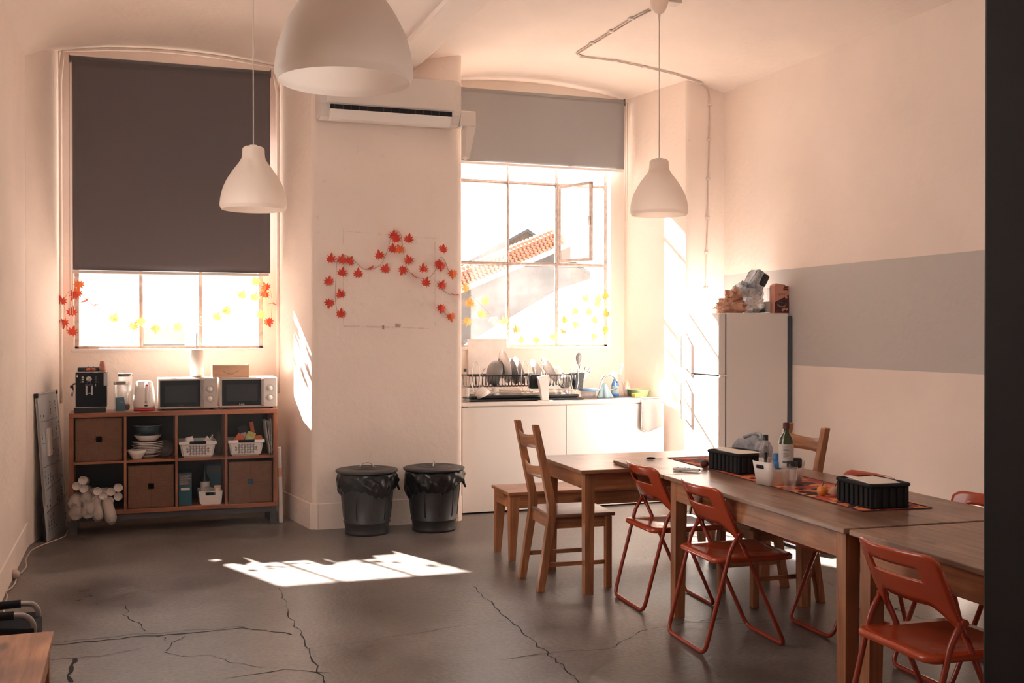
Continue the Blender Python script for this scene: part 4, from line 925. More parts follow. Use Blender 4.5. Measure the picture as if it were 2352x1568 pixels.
m = MB(); m.box(-.01, .09, -.01, .02, .004, .035, bev=.008); m.build('dark_packet', M['teal'], t)
t = thing('cereal_box', 'pink and maroon cereal box with bowl picture at the right of the fridge top', 'box', (4.80, 7.275, FT), R(8))
t.location = (4.793, 7.265, FT); t.scale = (1.16, 1, 1)
m = MB(); m.box(-.062, .062, -.030, .030, 0, .215, bev=.001); m.hexa([(-.062, -.03, .215), (.03, -.03, .215), (.03, .03, .215), (-.062, .03, .215)], [(-.05, -.035, .232), (.03, -.035, .222), (.03, .0, .222), (-.05, .0, .232)]); m.build('carton', M['box_pink'], t)
m = MB(); f_ = -.0312
def flat(m, pts, y=f_): m.bm.faces.new([m.bm.verts.new((x, y, z)) for x, z in pts])
flat(m, [(-.062, .003), (.061, .003), (.061, .145), (-.062, .085)]); m.build('dark_print', M['box_dark'], t)
m = MB(); flat(m, [(.0 + .042 * math.cos(a), .075 + .028 * math.sin(a)) for a in [math.pi + k * math.pi / 12 for k in range(13)]], f_ - .0006); m.build('bowl_print', M['card'], t)
m = MB(); flat(m, [(.0 + .040 * math.cos(a), .077 + .020 * math.sin(a)) for a in [k * math.pi / 10 for k in range(20)]], f_ - .0009); m.build('granola_print', M['black'], t)
rr = random.Random(8); m = MB()
for k in range(22):
    x, z = rr.uniform(-.034, .034), .077 + rr.uniform(-.012, .014); flat(m, [(x - .002, z - .0015), (x + .002, z - .0015), (x + .001, z + .002)], f_ - .0012)
for cx_, cz_ in ((.038, .125), (.02, .035), (.042, .032), (.008, .026)): flat(m, [(cx_ + .011 * math.cos(a), cz_ + .011 * math.sin(a)) for a in [k * math.pi / 6 for k in range(12)]], f_ - .0012)
m.build('fruit_print', mat('print_pale', (.55, .33, .2), .7), t, kind='stuff')
m = MB(); flat(m, [(.012, .180), (.055, .180), (.055, .194), (.012, .194)], f_ - .0004); flat(m, [(.018, .200), (.050, .200), (.050, .210), (.018, .210)], f_ - .0004); m.build('print_bar', M['box_dark'], t)
m = MB(); flat(m, [(-.030, .148), (.030, .148), (.030, .151), (-.030, .151)], f_ - .0004); flat(m, [(-.030, .138), (-.008, .138), (-.008, .141), (-.030, .141)], f_ - .0004); flat(m, [(-.055, .008), (-.025, .008), (-.025, .022), (-.055, .022)], f_ - .0008); m.build('print_lines', M['stem'], t)
t = thing('clear_box', 'clear plastic box squeezed between silver bag and cereal box', 'box', (4.685, 7.275, FT))
m = MB(); m.box(-.022, .022, -.03, .03, 0, .20, bev=.002); m.build('box_body', M['clearp'], t); m = MB(); m.box(-.016, .016, -.025, .025, .01, .09); m.build('filling', M['labelw'], t)

# ================================================================== waste bins
def wastebin(label, x, y, rzh, seed):
    t = thing('waste_bin', label, 'bin', (x, y, 0), 0, 'lidded metal waste bins')
    m = MB(); pr = [(0, .004), (.150, .004), (.158, .0), (.160, .02), (.156, .03), (.163, .095), (.170, .10), (.170, .108), (.166, .113), (.198, .50), (.204, .505), (.204, .515), (.19, .515)]
    m.lathe(pr, 48); m.build('bin_body', M['bin'], t)
    for k in range(10):
        a = 2 * math.pi * k / 10 + .3; m = MB(); m.tube([(.1675 * math.cos(a), .1675 * math.sin(a), .135), (.196 * math.cos(a), .196 * math.sin(a), .47)], .0045, 6); m.build('rib', M['bin'], t)
    rr = random.Random(seed); ph = [rr.uniform(0, 6) for _ in range(6)]
    def bagf(a, c):
        an = 2 * math.pi * a; hang = .225 + .045 * math.sin(an * 1 + ph[0]) + .02 * math.sin(an * 3 + ph[1])
        pull = max(0, math.cos(an - R(-15))) ** 6
        z = .535 - c * hang * (1 - .25 * pull); r_ = .198 + .024 * math.sin(math.pi * min(1, c * 1.1)) ** .7 - .012 * c + .006 * math.sin(an * 9 + c * 4 + ph[4]) * math.exp(-((an - 5.9) / 1.2) ** 2) * math.sin(c * 14) + .006 * math.sin(an * 23 + c * 5 + ph[2]) * c + .004 * math.sin(an * 11 + ph[3] - c * 9) + .012 * pull * math.sin(c * 3)
        if c > .93: r_ -= .012
        return (r_ * math.cos(an), r_ * math.sin(an), z)
    m = MB(); m.grid(110, 12, bagf, wrap=True); b_ = m.build('bag_liner', M['bag'], t, solid=.0015)
    k_ = (.214 * math.cos(R(-15)), .214 * math.sin(R(-15)), .425); t.scale = (1.04, 1.04, .87)
    m = MB(); m.cyl(k_, (k_[0] + .018, k_[1] - .004, k_[2] - .055), .012, .007, 8); m.lathe([(0, -.014), (.014, -.006), (.014, .008), (0, .014)], 10, c=k_); m.build('bag_knot', M['bag'], t)
    m = MB(); m.lathe([(.222, .532), (.226, .538), (.226, .546), (.218, .552), (.20, .556), (.135, .562), (.13, .558), (.12, .558), (.115, .563), (.075, .566), (.07, .562), (.06, .562), (.055, .566), (0, .568)], 48); l_ = m.build('lid', M['bin'], t)
    m = MB(); H = [(.045 * math.cos(q) * math.cos(rzh), .045 * math.cos(q) * math.sin(rzh), .568 + .042 * math.sin(q)) for q in [k * math.pi / 10 for k in range(11)]]
    m.tube([(.06 * math.cos(rzh), .06 * math.sin(rzh), .570)] + H + [(-.06 * math.cos(rzh), -.06 * math.sin(rzh), .570)], .0055, 6); m.build('handle', M['brushed'], l_)
wastebin('left black metal bin with bag liner, handle seen broadside', 1.675, 8.00, R(-15), 1)
wastebin('right black metal bin with shiny knotted bag liner, handle seen end on', 2.185, 7.96, R(70), 2)

# ================================================================== shelf unit with baskets
SX0, SX1, SY, SB, ST = -.430, 1.090, 8.60, .142, .905
t = thing('shelf_unit', 'low pine cube shelf unit, four by two, on a dark steel underframe', 'shelf', (.33, SY, 0))
h = (SX1 - SX0) / 2; o4 = .032; o2 = .018
for z0, z1, n_ in ((ST - o4, ST, 'top_panel'), (SB, SB + o4, 'bottom_panel')):
    m = MB(); m.box(-h, h, 0, .39, z0, z1, bev=.003); m.build(n_, M['shelfx'], t)
for s in (-1, 1):
    m = MB(); m.box(min(s * h, s * (h - o4)), max(s * h, s * (h - o4)), 0, .39, SB + o4, ST - o4, bev=.002); m.build('side_panel', M['shelfz'], t)
cw = (2 * h - 2 * o4 - 3 * o2) / 4; mz = .524
XC = []
for k in range(4):
    x0 = -h + o4 + k * (cw + o2); XC.append((.33 + x0, .33 + x0 + cw))
    if k < 3: m = MB(); m.box(x0 + cw, x0 + cw + o2, .002, .388, SB + o4, ST - o4, bev=.0015); m.build('divider', M['shelfz'], t)
    m = MB(); m.box(x0, x0 + cw, .002, .388, mz, mz + o2, bev=.0015); m.build('middle_shelf', M['shelfx'], t)
m = MB(); m.box(-h + .005, h - .005, .388, .394, SB + .005, ST - .005); m.build('back_panel', M['black'], t)  # black sheet added to give the cubes their deep shade
m = MB(); m.box(-h + .01, h - .01, .02, .05, SB - .045, SB - .0005); m.box(-h + .01, h - .01, .34, .37, SB - .045, SB - .0005)
m.box(-h + .01, -h + .04, .05, .34, SB - .045, SB - .0005); m.box(h - .04, h - .01, .05, .34, SB - .045, SB - .0005); m.build('underframe', M['greym'], t)
for s in (-1, 1):
    for y_ in (.02, .33): m = MB(); m.box(s * (h - .03) - .025, s * (h - .03) + .025, y_, y_ + .04, 0, SB - .045); m.build('leg', M['greym'], t)
TZ, BZ = mz + o2 + .0005, SB + o4 + .0005
def seabasket(label, k, z, extra=None):
    t = thing('seagrass_basket', label, 'basket', ((XC[k][0] + XC[k][1]) / 2, SY + .018, z), 0, 'woven baskets in the shelf unit')
    H = .318; W = .163; q = .022
    m = MB(); c = .165
    for (x0, x1, z0, z1) in ((-W, W, .004, c - q), (-W, W, c + q, H), (-W, -q, c - q, c + q), (q, W, c - q, c + q)): m.box(x0, x1, 0, .016, z0, z1)
    m.build('front_side', M['weave'], t)
    for s in (-1, 1): m = MB(); m.box(min(s * W, s * (W - .016)), max(s * W, s * (W - .016)), .016, .33, .004, H, bev=.003); m.build('woven_side', M['weave'], t)
    m = MB(); m.box(-W, W, .33, .345, .004, H, bev=.003); m.box(-W + .016, W - .016, .016, .33, .004, .016); m.build('back_side', M['weave'], t)
    m = MB(); m.tube([(-W, .008, H), (W, .008, H), (W, .338, H), (-W, .338, H)], .007, 6, closed=True); m.build('rim', M['weave'], t)
    if extra: m = MB(); m.box(-.10, .10, .05, .10, .10, .24, bev=.03); m.build('blue_content', M['blue'], t)
    return t
seabasket('woven seagrass basket in the top left cube', 0, TZ); seabasket('woven seagrass basket in the second cube of the bottom row', 1, BZ); seabasket('woven seagrass basket in the bottom right cube, blue showing in its hole', 3, BZ, True)

# cube 2, top: crockery
cx1 = XC[1][0]; PL = 'crockery stack in the second top cube'; px0 = cx1 + .155
t0 = None
for k in range(7):
    r_ = .105 - .004 * (k % 2); z = TZ + .02 + k * .0125
    if k == 0: plate('grey white plate at the bottom of the stack of plates', px0, SY + .17, TZ + .001, .095, M['ceramic'], 0, 0, grp=PL)
    plate(['lowest flat plate of the stack beside the small bowl', 'second plate from below in the crockery stack', 'third plate from below in the crockery stack', 'middle plate of the crockery stack', 'third plate below the deep white dish', 'second plate below the deep white dish', 'plate directly below the deep white dish'][k], px0 + (.004 if k % 2 else -.003), SY + .17, z + .012, r_ + .012 * (k > 1), M['ceramic'], 0, 0, deep=.014, grp=PL)
t = thing('deep_dish', 'white deep dish lying on top of the plate stack', 'dish', (px0, SY + .17, TZ + .130), 0, PL)
m = MB(); m.lathe([(0, 0), (.06, 0), (.085, .02), (.105, .045), (.102, .045), (.08, .022), (0, .005)], 32); m.build('dish_body', M['ceramic'], t)
t = thing('bowl', 'dark blue bowl with pale rim on top of the crockery stack', 'bowl', (px0, SY + .17, TZ + .176), 0, PL)
m = MB(); m.lathe([(0, 0), (.05, 0), (.085, .02), (.10, .07), (.096, .07), (.08, .022), (0, .006)], 32); m.build('bowl_body', M['bluebowl'], t); m = MB(); m.lathe([(.10, .068), (.112, .072), (.112, .075), (.097, .075)], 32); m.build('rim', M['ceramicg'], t)
t = thing('bowl', 'small white footed bowl at the front of the second top cube', 'bowl', (cx1 + .075, SY + .07, TZ))
m = MB(); m.lathe([(0, 0), (.034, 0), (.036, .012), (.05, .03), (.073, .072), (.070, .072), (.046, .03), (0, .014)], 32); m.build('bowl_body', M['ceramic'], t)
t = thing('glass_bowl', 'clear glass bowl on its side right of the plates', 'bowl', (cx1 + .275, SY + .12, TZ + .067)); t.rotation_euler = (R(75), 0, 0)
m = MB(); m.lathe([(0, -.04), (.03, -.04), (.055, -.01), (.065, .04), (.062, .04), (.05, -.008), (0, -.034)], 30); m.build('bowl_body', M['clearp'], t)

def pbasket(label, k, dx):
    t = thing('storage_basket', label, 'basket', (XC[k][0] + .150 + dx, SY + .05, TZ), 0, 'white perforated baskets with dark handles')
    A, B_, H = .112, .132, .112; D = .26
    def wallq(p, q, P, Q, nm, ms=M['white']):
        m = MB(); m.poly([p, q, Q, P]); return m.build(nm, ms, t, solid=.0025)
    c = [(-A, 0, 0), (A, 0, 0), (A, D, 0), (-A, D, 0)]; C_ = [(-B_, -.015, H), (B_, -.015, H), (B_, D + .015, H), (-B_, D + .015, H)]
    m = MB(); v0 = [m.bm.verts.new(p) for p in c]; v1 = [m.bm.verts.new(p) for p in C_]
    m.bm.faces.new(v0)
    for i in range(4): m.bm.faces.new((v0[i], v0[(i + 1) % 4], v1[(i + 1) % 4], v1[i]))
    bmesh.ops.bevel(m.bm, geom=[e for e in m.bm.edges if len(e.link_faces) == 2], offset=.012, segments=3, affect='EDGES'); m.build('basket_body', M['white'], t, solid=.0025)
    m = MB(); r0, r1 = [(-B_ - .006, -.021), (B_ + .006, -.021), (B_ + .006, D + .021), (-B_ - .006, D + .021)], .024
    for (x0, x1, y0, y1) in ((-B_ - .008, -.062, -.023, -.014), (.062, B_ + .008, -.023, -.014), (-B_ - .008, B_ + .008, D + .014, D + .022), (-B_ - .008, -B_ + .0, -.014, D + .014), (B_ - .0, B_ + .008, -.014, D + .014)): m.box(x0, x1, y0, y1, H - .012, H + .012, bev=.002)
    m.build('rim', M['white'], t)
    m = MB(); m.box(-.060, .060, -.026, -.012, H - .008, H + .014, bev=.004); m.build('handle', M['gloss'], t)
    m = MB()
    for i in range(8):
        for j in range(4):
            if j in (0, 3) and i in (0, 7): continue
            x = -.077 + i * .022 + (0 if j % 2 else .0); z = .028 + j * .019; a = R(50 if (i + j) % 2 else -50)
            yy = -.0155 * z / H - .0036
            for s in (-.0035, .0035):
                m.box(-.0085, .0085, -.0008, .0008, -.0015, .0015, M=Matrix.Translation((x - s * math.sin(a), yy, z + s * math.cos(a))) @ Matrix.Rotation(-a, 4, 'Y'))
    m.build('slot_pattern', M['black'], t, kind='stuff')
    return t
b2 = pbasket('white perforated basket of mugs in the third top cube', 2, .0); b3 = pbasket('white perforated basket of packets in the top right cube', 3, -.004)
bx, by = XC[2][0] + .150, SY + .05
mug('white mug lying left in the basket of mugs', bx - .085, by + .05, TZ + .115, M['ceramic'], (R(20), R(75), R(20)), r=.034, h=.06)
mug('white mug leaning in the middle of the basket, handle up', bx - .005, by + .05, TZ + .085, M['ceramic'], (R(90), R(20), R(-90)), r=.036, h=.085)
t = thing('tea_box', 'pale pink pointed packet right in the basket of mugs', 'packet', (bx + .075, by + .04, TZ + .10)); m = MB(); m.prism([(-.05, 0), (.05, 0), (.0, .058)], 0, .04, M=Matrix.Rotation(R(90), 4, 'X') @ Matrix.Translation((0, 0, -.03))); m.build('packet_body', M['paper'], t)
t = thing('recipe_booklet', 'dark booklet wedged between mug and pale packet', 'booklet', (bx + .05, by + .09, TZ + .07)); t.rotation_euler = (0, R(35), 0); m = MB(); m.box(-.006, .006, -.04, .04, 0, .115); m.build('cover', M['black'], t); m = MB(); m.box(-.004, .004, -.041, .039, .001, .116); m.build('pages', M['offw'], t)
t = thing('glass_jar', 'clear bag standing right of the mug basket', 'bag', (XC[2][1] - .035, SY + .14, TZ)); crumple(0, 0, .08, .03, .04, .10, 3, 21, .3, M['clearp'], 'bag_body', t)
bx, by = XC[3][0] + .146, SY + .05
def packet(label, x, y, z, w_, h_, d_, rot, mt, mt2=None):
    t = thing('food_packet', label, 'packet', (x, y, z)); t.rotation_euler = rot
    m = MB(); m.box(-w_ / 2, w_ / 2, -d_ / 2, d_ / 2, 0, h_, bev=.003); m.build('packet_body', mt, t)
    m = MB(); m.box(-w_ * .3, w_ * .3, -d_ / 2 - .0012, -d_ / 2, h_ * .3, h_ * .62); m.build('print_patch', mt2 or M['box_dark'], t)
packet('orange brown packet at the left of the basket of packets', bx - .075, by + .05, TZ + .088, .065, .085, .02, (0, R(35), 0), M['packet'], M['packet'])
packet('olive yellow packet in the middle of the basket of packets', bx + .015, by + .04, TZ + .09, .065, .095, .02, (0, R(22), 0), M['packety'], M['green'])
packet('dark packet with white print behind the yellow packet', bx + .005, by + .10, TZ + .09, .07, .135, .02, (0, R(-12), 0), M['black'], M['labelw'])
packet('bright orange packet at the right of the basket of packets', bx + .10, by + .05, TZ + .075, .060, .075, .03, (0, R(-4), 0), M['packet'], M['red'])
packet('tall orange bag end standing highest behind the packets', bx + .075, by + .13, TZ + .09, .03, .165, .02, (0, R(-8), 0), M['packet'], M['packet'])
for k in range(4):
    t = thing('booklet', ['outermost bent magazine right of the packet basket', 'second bent magazine right of the packet basket', 'straight magazine by the right side panel', 'magazine standing flat against the right side panel'][k], 'magazine', (XC[3][1] - .050 + k * .013, SY + .06, TZ), 0, 'magazines in the top right cube')
    m = MB(); bend = (.030, .022, .004, 0)[k]
    m.grid(3, 10, lambda a, c: (.045 * (1 - c) * (1 if k < 2 else .1) * 1.0 + bend * math.sin(math.pi * c) * -.3, .24 * a, .265 * c - .0 if k < 3 else .28 * c)); m.build('cover', M['labelw'], t, solid=.003)
    m = MB(); m.grid(3, 10, lambda a, c: (.0035 + .045 * (1 - c) * (1 if k < 2 else .1) + bend * math.sin(math.pi * c) * -.3, .002 + .24 * a, .26 * c)); m.build('pages', M['black'], t, solid=.002)

# bottom left cube: cup sleeves
CG = 'rolled paper cup sleeves in the bottom left cube'
def cupsleeve(label, u, v, r, length, tilt=0, yaw=0, mt='cup', y=SY - .03, roll=0):
    p = at(u, v, Y=y); t = thing('cup_sleeve', label, 'cup stack', tuple(p), 0, CG); t.rotation_euler = (R(-90 + tilt), R(roll), R(yaw))
    m = MB()
    pr = [(0, .010), (r * .82, .010), (r * .90, .0), (r, -.001), (r, .006)]
    for k in range(int(length / .02)): pr += [(r * .93, .01 + k * .02), (r * .97, .025 + k * .02)]
    pr += [(r * .7, length), (0, length)]; m.lathe(pr, 22); m.build('cups', M[mt], t)
    return t
UP = [(190, 1103, 'topmost paper cup roll at the left of the bottom left cube'), (176, 1116, 'paper cup roll touching the left side panel'), (192, 1122, 'paper cup roll just below the topmost one'), (224, 1128, 'paper cup roll left of the dark gap, upper'),
      (237, 1138, 'paper cup roll in the middle of the right hand group'), (222, 1148, 'lowest left paper cup roll of the right hand group'), (255, 1129, 'paper cup roll second from the right, upper row'), (272, 1120, 'topmost paper cup roll at the right divider'),
      (271, 1140, 'paper cup roll against the right divider, lower'), (251, 1150, 'lowest paper cup roll of the right hand group')]
for k, (u, v, lb) in enumerate(UP): cupsleeve(lb, u, v, .031, .30, tilt=-7 + (k % 3 - 1), yaw=(k % 4 - 1.5) * 1.5)
def bagged(label, u, v, r, length, tilt, yaw, y):
    t = cupsleeve(label, u, v, r, length, tilt, yaw, 'cup', y)
    m = MB(); rr = random.Random(int(u)); ph = rr.uniform(0, 6)
    m.grid(24, 12, lambda a, c: ((r * 1.16 + .004 * math.sin(a * 40 + c * 9 + ph)) * math.cos(2 * math.pi * a) * (1 - .8 * max(0, .12 - c) / .12 * .6), (r * 1.16 + .004 * math.sin(a * 31 + ph)) * math.sin(2 * math.pi * a) * (1 - .8 * max(0, .12 - c) / .12 * .6), -.035 + c * (length + .05)), wrap=True); m.build('plastic_film', M['sleeve'], t)
bagged('large bagged cup roll at far left, upper one', 171, 1158, .042, .22, 14, -6, SY - .08)
bagged('large bagged cup roll left of centre, upper one', 196, 1150, .040, .22, 12, 0, SY - .06)
bagged('large bagged cup roll at far left, drooping lowest', 174, 1182, .043, .24, 20, -4, SY - .12)
bagged('large bagged cup roll second from left, drooping below the shelf', 202, 1178, .043, .24, 22, 2, SY - .12)
bagged('long bagged cup roll third from left hanging below the shelf', 226, 1186, .036, .24, 38, 12, SY - .11)
bagged('long bagged cup roll hanging lowest by the divider', 255, 1192, .036, .26, 42, 14, SY - .12)

# third bottom cube
t = thing('carton', 'tall dark teal carton with pale print in the third bottom cube', 'box', (XC[2][0] + .055, SY + .10, BZ)); m = MB(); m.box(-.05, .05, -.06, .10, 0, .25, bev=.002); m.build('carton_body', M['teal'], t)
m = MB(); m.box(-.03, .035, -.0615, -.06, .118, .138); m.build('label', M['labelw'], t); m = MB(); m.box(-.045, .045, -.0612, -.06, .155, .245); m.build('grey_print', M['greym'], t)
m = MB()
for k in range(9): m.box(-.04, .02 + .012 * (k % 3), -.0618, -.0612, .165 + k * .008, .1665 + k * .008)
m.build('print_lines', M['offw'], t, kind='stuff')
t = thing('carton', 'dark blue carton at the back right of the third bottom cube', 'box', (XC[2][1] - .065, SY + .28, BZ)); m = MB(); m.box(-.055, .055, -.04, .04, 0, .28, bev=.002); m.build('carton_body', M['teal'], t); m = MB(); m.box(-.05, .05, -.0412, -.04, .22, .27); m.build('label', M['greym'], t)
t = thing('wine_bottle', 'dark wine bottle with white label in the third bottom cube', 'bottle', (XC[2][0] + .21, SY + .17, BZ)); m = MB(); m.lathe([(0, 0), (.034, 0), (.036, .01), (.036, .18), (.014, .225), (.013, .285), (.015, .287), (.015, .30), (0, .30)], 24); m.build('bottle_body', M['gloss'], t)
m = MB(); m.lathe([(.0366, .09), (.0366, .165)], 24); m.build('label', M['labelw'], t)
t = thing('storage_box', 'small white plastic tub with slot handle in the third bottom cube', 'box', (XC[2][0] + .245, SY + .04, BZ + .0))
def tubbox(t, A, B_, D, H, mt, hw=.04, hh=.013, hz=.8):
    m = MB()
    def pt(x, z, y): k = z / H; return ((A + (B_ - A) * k) * x, -(B_ - A) * k if y == 0 else D + (B_ - A) * k, z)
    z0, z1 = hz * H - hh, hz * H + hh; xh = hw / B_
    X = [-1, -xh, xh, 1]; Z = [0, z0, z1, H]
    for y in (0, 1):
        g = [[m.bm.verts.new(pt(x, z, y)) for z in Z] for x in X]
        for i in range(3):
            for j in range(3):
                if (i, j) == (1, 1) and y == 0: continue
                m.bm.faces.new((g[i][j], g[i + 1][j], g[i + 1][j + 1], g[i][j + 1]))
    for s in (-1, 1): m.poly([pt(s, 0, 0), pt(s, 0, 1), pt(s, H, 1), pt(s, H, 0)])
    m.poly([pt(-1, 0, 0), pt(1, 0, 0), pt(1, 0, 1), pt(-1, 0, 1)])
    bmesh.ops.remove_doubles(m.bm, verts=m.bm.verts, dist=.0001)
    bmesh.ops.bevel(m.bm, geom=[e for e in m.bm.edges if len(e.link_faces) == 2 and e.calc_face_angle() > .8], offset=.012, segments=3, affect='EDGES')
    return m.build('tub_body', M[mt], t, solid=.003)
tubbox(t, .078, .088, .20, .105, 'white')
t = thing('food_packet', 'clear packet lying on the small white tub', 'packet', (XC[2][0] + .225, SY + .06, BZ + .098)); crumple(0, 0, .014, .055, .04, .022, 3, 31, .25, M['sleeve'], 'packet_body', t)
t = thing('jar', 'small round jar with pale label in the small white tub', 'jar', (XC[2][0] + .30, SY + .07, BZ + .07)); m = MB(); m.lathe([(0, 0), (.024, 0), (.026, .01), (.026, .06), (0, .06)], 20); m.build('jar_body', M['labelw'], t); m = MB(); m.lathe([(.028, .058), (.028, .072), (0, .072)], 20); m.build('lid', M['palewood'], t)

# things on top of the shelf unit
t = thing('coffee_machine', 'black bean to cup coffee machine on the left end of the shelf unit', 'coffee machine', (-.275, 8.80, ST))
m = MB(); m.box(-.112, .108, -.13, .17, .038, .300, bev=.006); m.build('body', M['gloss'], t)
m = MB(); m.box(-.122, .100, -.175, .17, .0, .040, bev=.004); m.build('drip_tray', M['black'], t); m = MB(); m.box(-.120, .100, -.176, -.10, .0405, .0445, bev=.001); m.build('tray_trim', M['chrome'], t)
m = MB(); m.box(-.100, .095, -.06, .15, .300, .337, bev=.006); m.build('hopper', M['black'], t)
m = MB(); m.box(-.108, .108, -.135, .12, .3003, .305, bev=.002); m.build('cup_shelf', M['brushed'], t)
m = MB(); m.lathe([(0, .004), (.018, .004), (.021, 0), (.021, -.004)], 24, M=Matrix.Translation((-.018, -.134, .252)) @ Matrix.Rotation(R(90), 4, 'X')); m.build('dial', M['brushed'], t); m = MB(); m.box(-.019, -.013, -.1405, -.139, .246, .262, M=None); m.build('dial_mark', M['black'], t)
for s, mt in ((-.062, 'packety'), (.030, 'brushed')):
    for k in range(3): m = MB(); m.box(s - .007, s + .007, -.1335, -.129, .226 + k * .017, .237 + k * .017, bev=.001); m.build('button', M['labelw'] if s < 0 else M['greym'], t)
m = MB(); m.box(-.046, .008, -.150, -.128, .203, .214, bev=.005); m.build('spout_cap', M['greym'], t)
for s in (-.034, .004): m = MB(); m.box(s - .007, s + .007, -.152, -.135, .130, .203, bev=.003); m.build('spout', M['chrome'], t)
m = MB(); m.box(-.030, .0, -.145, -.138, .143, .149); m.build('spout_bridge', M['chrome'], t)
m = MB(); m.cyl((-.112, -.06, .215), (-.135, -.06, .21), .006); m.box(-.152, -.128, -.075, -.045, .180, .205, bev=.005); m.build('steam_knob', M['black'], t)
m = MB(); m.cyl((-.134, -.06, .185), (-.146, -.065, .12), .0035); m.cyl((-.128, -.06, .185), (-.136, -.065, .12), .003); m.build('steam_pipe', M['chrome'], t)
m = MB(); m.box(.085, .114, -.1345, -.05, .20, .298, bev=.003); m.build('side_panel', M['brushed'], t)
m = MB(); m.lathe([(0, .001), (.006, .001), (.006, 0)], 14, M=Matrix.Translation((-.100, -.1305, .272)) @ Matrix.Rotation(R(90), 4, 'X')); m.box(-.1015, -.0985, -.1318, -.1305, .272, .288); m.build('badge', M['white'], t)
m = MB()
for (x0, x1, z) in ((.047, .052, .243), (.047, .052, .226), (-.078, -.074, .243), (-.078, -.074, .226), (-.034, -.030, .222), (-.008, -.004, .222)): m.box(x0, x1, -.1312, -.13, z, z + .002)
m.box(.028, .031, -.1312, -.13, .197, .217); m.build('panel_marks', M['offw'], t, kind='stuff')
for k, (x, lb, mt) in enumerate(((-.298, 'small orange pumpkin at the left on the coffee machine', 'pumpkin'), (-.262, 'small brownish pumpkin beside the pink cups on the machine', 'kraft'))):
    t = thing('mini_pumpkin', lb, 'pumpkin', (x, 8.725, ST + .3052)); m = MB()
    m.grid(32, 10, lambda a, c: ((.019 * math.sin(math.pi * c) ** .8 * (1 - .10 * abs(math.sin(4 * 2 * math.pi * a / 2))) + .0004) * math.cos(2 * math.pi * a), (.019 * math.sin(math.pi * c) ** .8 * (1 - .10 * abs(math.sin(4 * math.pi * a))) + .0004) * math.sin(2 * math.pi * a), .0135 - .0135 * math.cos(math.pi * c)), wrap=True); m.build('pumpkin_body', M['pumpkin'] if k == 0 else mat('pumpkin_dull', (.38, .13, .07), .55), t)
    m = MB(); m.tube([(0, 0, .026), (.002, 0, .034), (.001, 0, .041)], [.0025, .0018, .0022], 6); m.build('stem', M['stem'], t)
for k, (z, lb) in enumerate(((0, 'lower pink paper cup stack on the coffee machine'), (.040, 'upper pink paper cup set on the lower one, bottom up'))):
    t = thing('paper_cup', lb, 'cup', (-.198 if k == 0 else -.199, 8.72, ST + .3055 + z)); m = MB()
    if k == 0: m.lathe([(0, 0), (.021, 0), (.023, .038), (.0, .039)], 22)
    else: m.lathe([(.020, 0), (.0215, .002), (.016, .038), (0, .0385)], 22)
    m.build('cup_body', M['pinkcup'], t); m = MB(); m.tube([((.024 if k == 0 else .0215) * math.cos(a), (.024 if k == 0 else .0215) * math.sin(a), .036 if k == 0 else .002) for a in [q * math.pi / 10 for q in range(20)]], .0012, 5, closed=True); m.build('rim', M['pinkcup'], t)
JL = mat('jar_lid_steel', (.24, .23, .22), .35, metal=1)
def jar(label, x, y, H, rr_):
    t = thing('storage_jar', label, 'jar', (x, y, ST)); m = MB(); m.lathe([(0, .001), (rr_ - .004, .001), (rr_, .006), (rr_, H - .03), (rr_ - .004, H - .022)], 32); m.build('glass', M['clear'], t)
    m = MB(); m.lathe([(rr_ + .001, H - .024), (rr_ + .001, H - .001), (rr_ - .002, H), (0, H)], 32); m.build('lid', JL, t); return t
t = jar('tall glass jar with steel lid standing behind the shorter jar', -.035, 8.86, .285, .054)
m = MB(); m.box(-.04, .03, -.02, .03, .003, .05, bev=.012); m.build('content', M['box_dark'], t)
t = jar('short glass jar with steel lid and a blue bag inside', -.068, 8.735, .228, .053)
m = MB(); m.hexa([(-.040, -.025, .004), (.034, -.025, .004), (.034, .025, .004), (-.040, .025, .004)], [(-.040, -.012, .105), (.022, -.012, .108), (.022, .014, .108), (-.040, .014, .105)]); m.build('blue_bag', mat('blue_bag', (.04, .16, .24), .5), t)
m = MB(); m.tube([(-.012, -.021, .070), (.0, -.020, .076), (.012, -.021, .069)], .0014, 5); m.build('bag_logo', M['labelw'], t)
t = thing('electric_kettle', 'white electric kettle with red base between jars and microwaves', 'kettle', (.100, 8.745, ST)); t.scale = (1.12, 1.12, 1.0)
m = MB(); m.lathe([(0, .001), (.068, .001), (.070, .004), (.070, .020), (0, .022)], 32); m.build('kettle_base', M['red'], t)
m = MB(); m.lathe([(0, .0225), (.069, .0225), (.071, .04), (.070, .10), (.063, .17), (.054, .215), (0, .216)], 32); m.build('kettle_body', M['white'], t)
m = MB(); m.lathe([(.054, .2165), (.052, .224), (.035, .231), (0, .233)], 32); m.build('lid', M['whitem'], t)
m = MB(); m.tube(fillet([(.012, -.058, .205), (.014, -.092, .195), (.012, -.096, .10), (.010, -.072, .060)], .02), [.011] * 2 + [.010] * 12, 8) if False else m.tube([(.012, -.050, .212), (.013, -.080, .208), (.014, -.096, .190), (.013, -.100, .15), (.012, -.096, .10), (.011, -.073, .065)], [.011, .012, .012, .011, .010, .009], 8); m.build('handle', M['white'], t)
m = MB(); m.box(.005, .023, -.109, -.1075, .196, .204, bev=.0); m.build('switch', M['red'], t); m = MB(); m.box(-.0, .020, -.0735, -.068, .038, .052, bev=.001); m.build('water_gauge', M['black'], t)
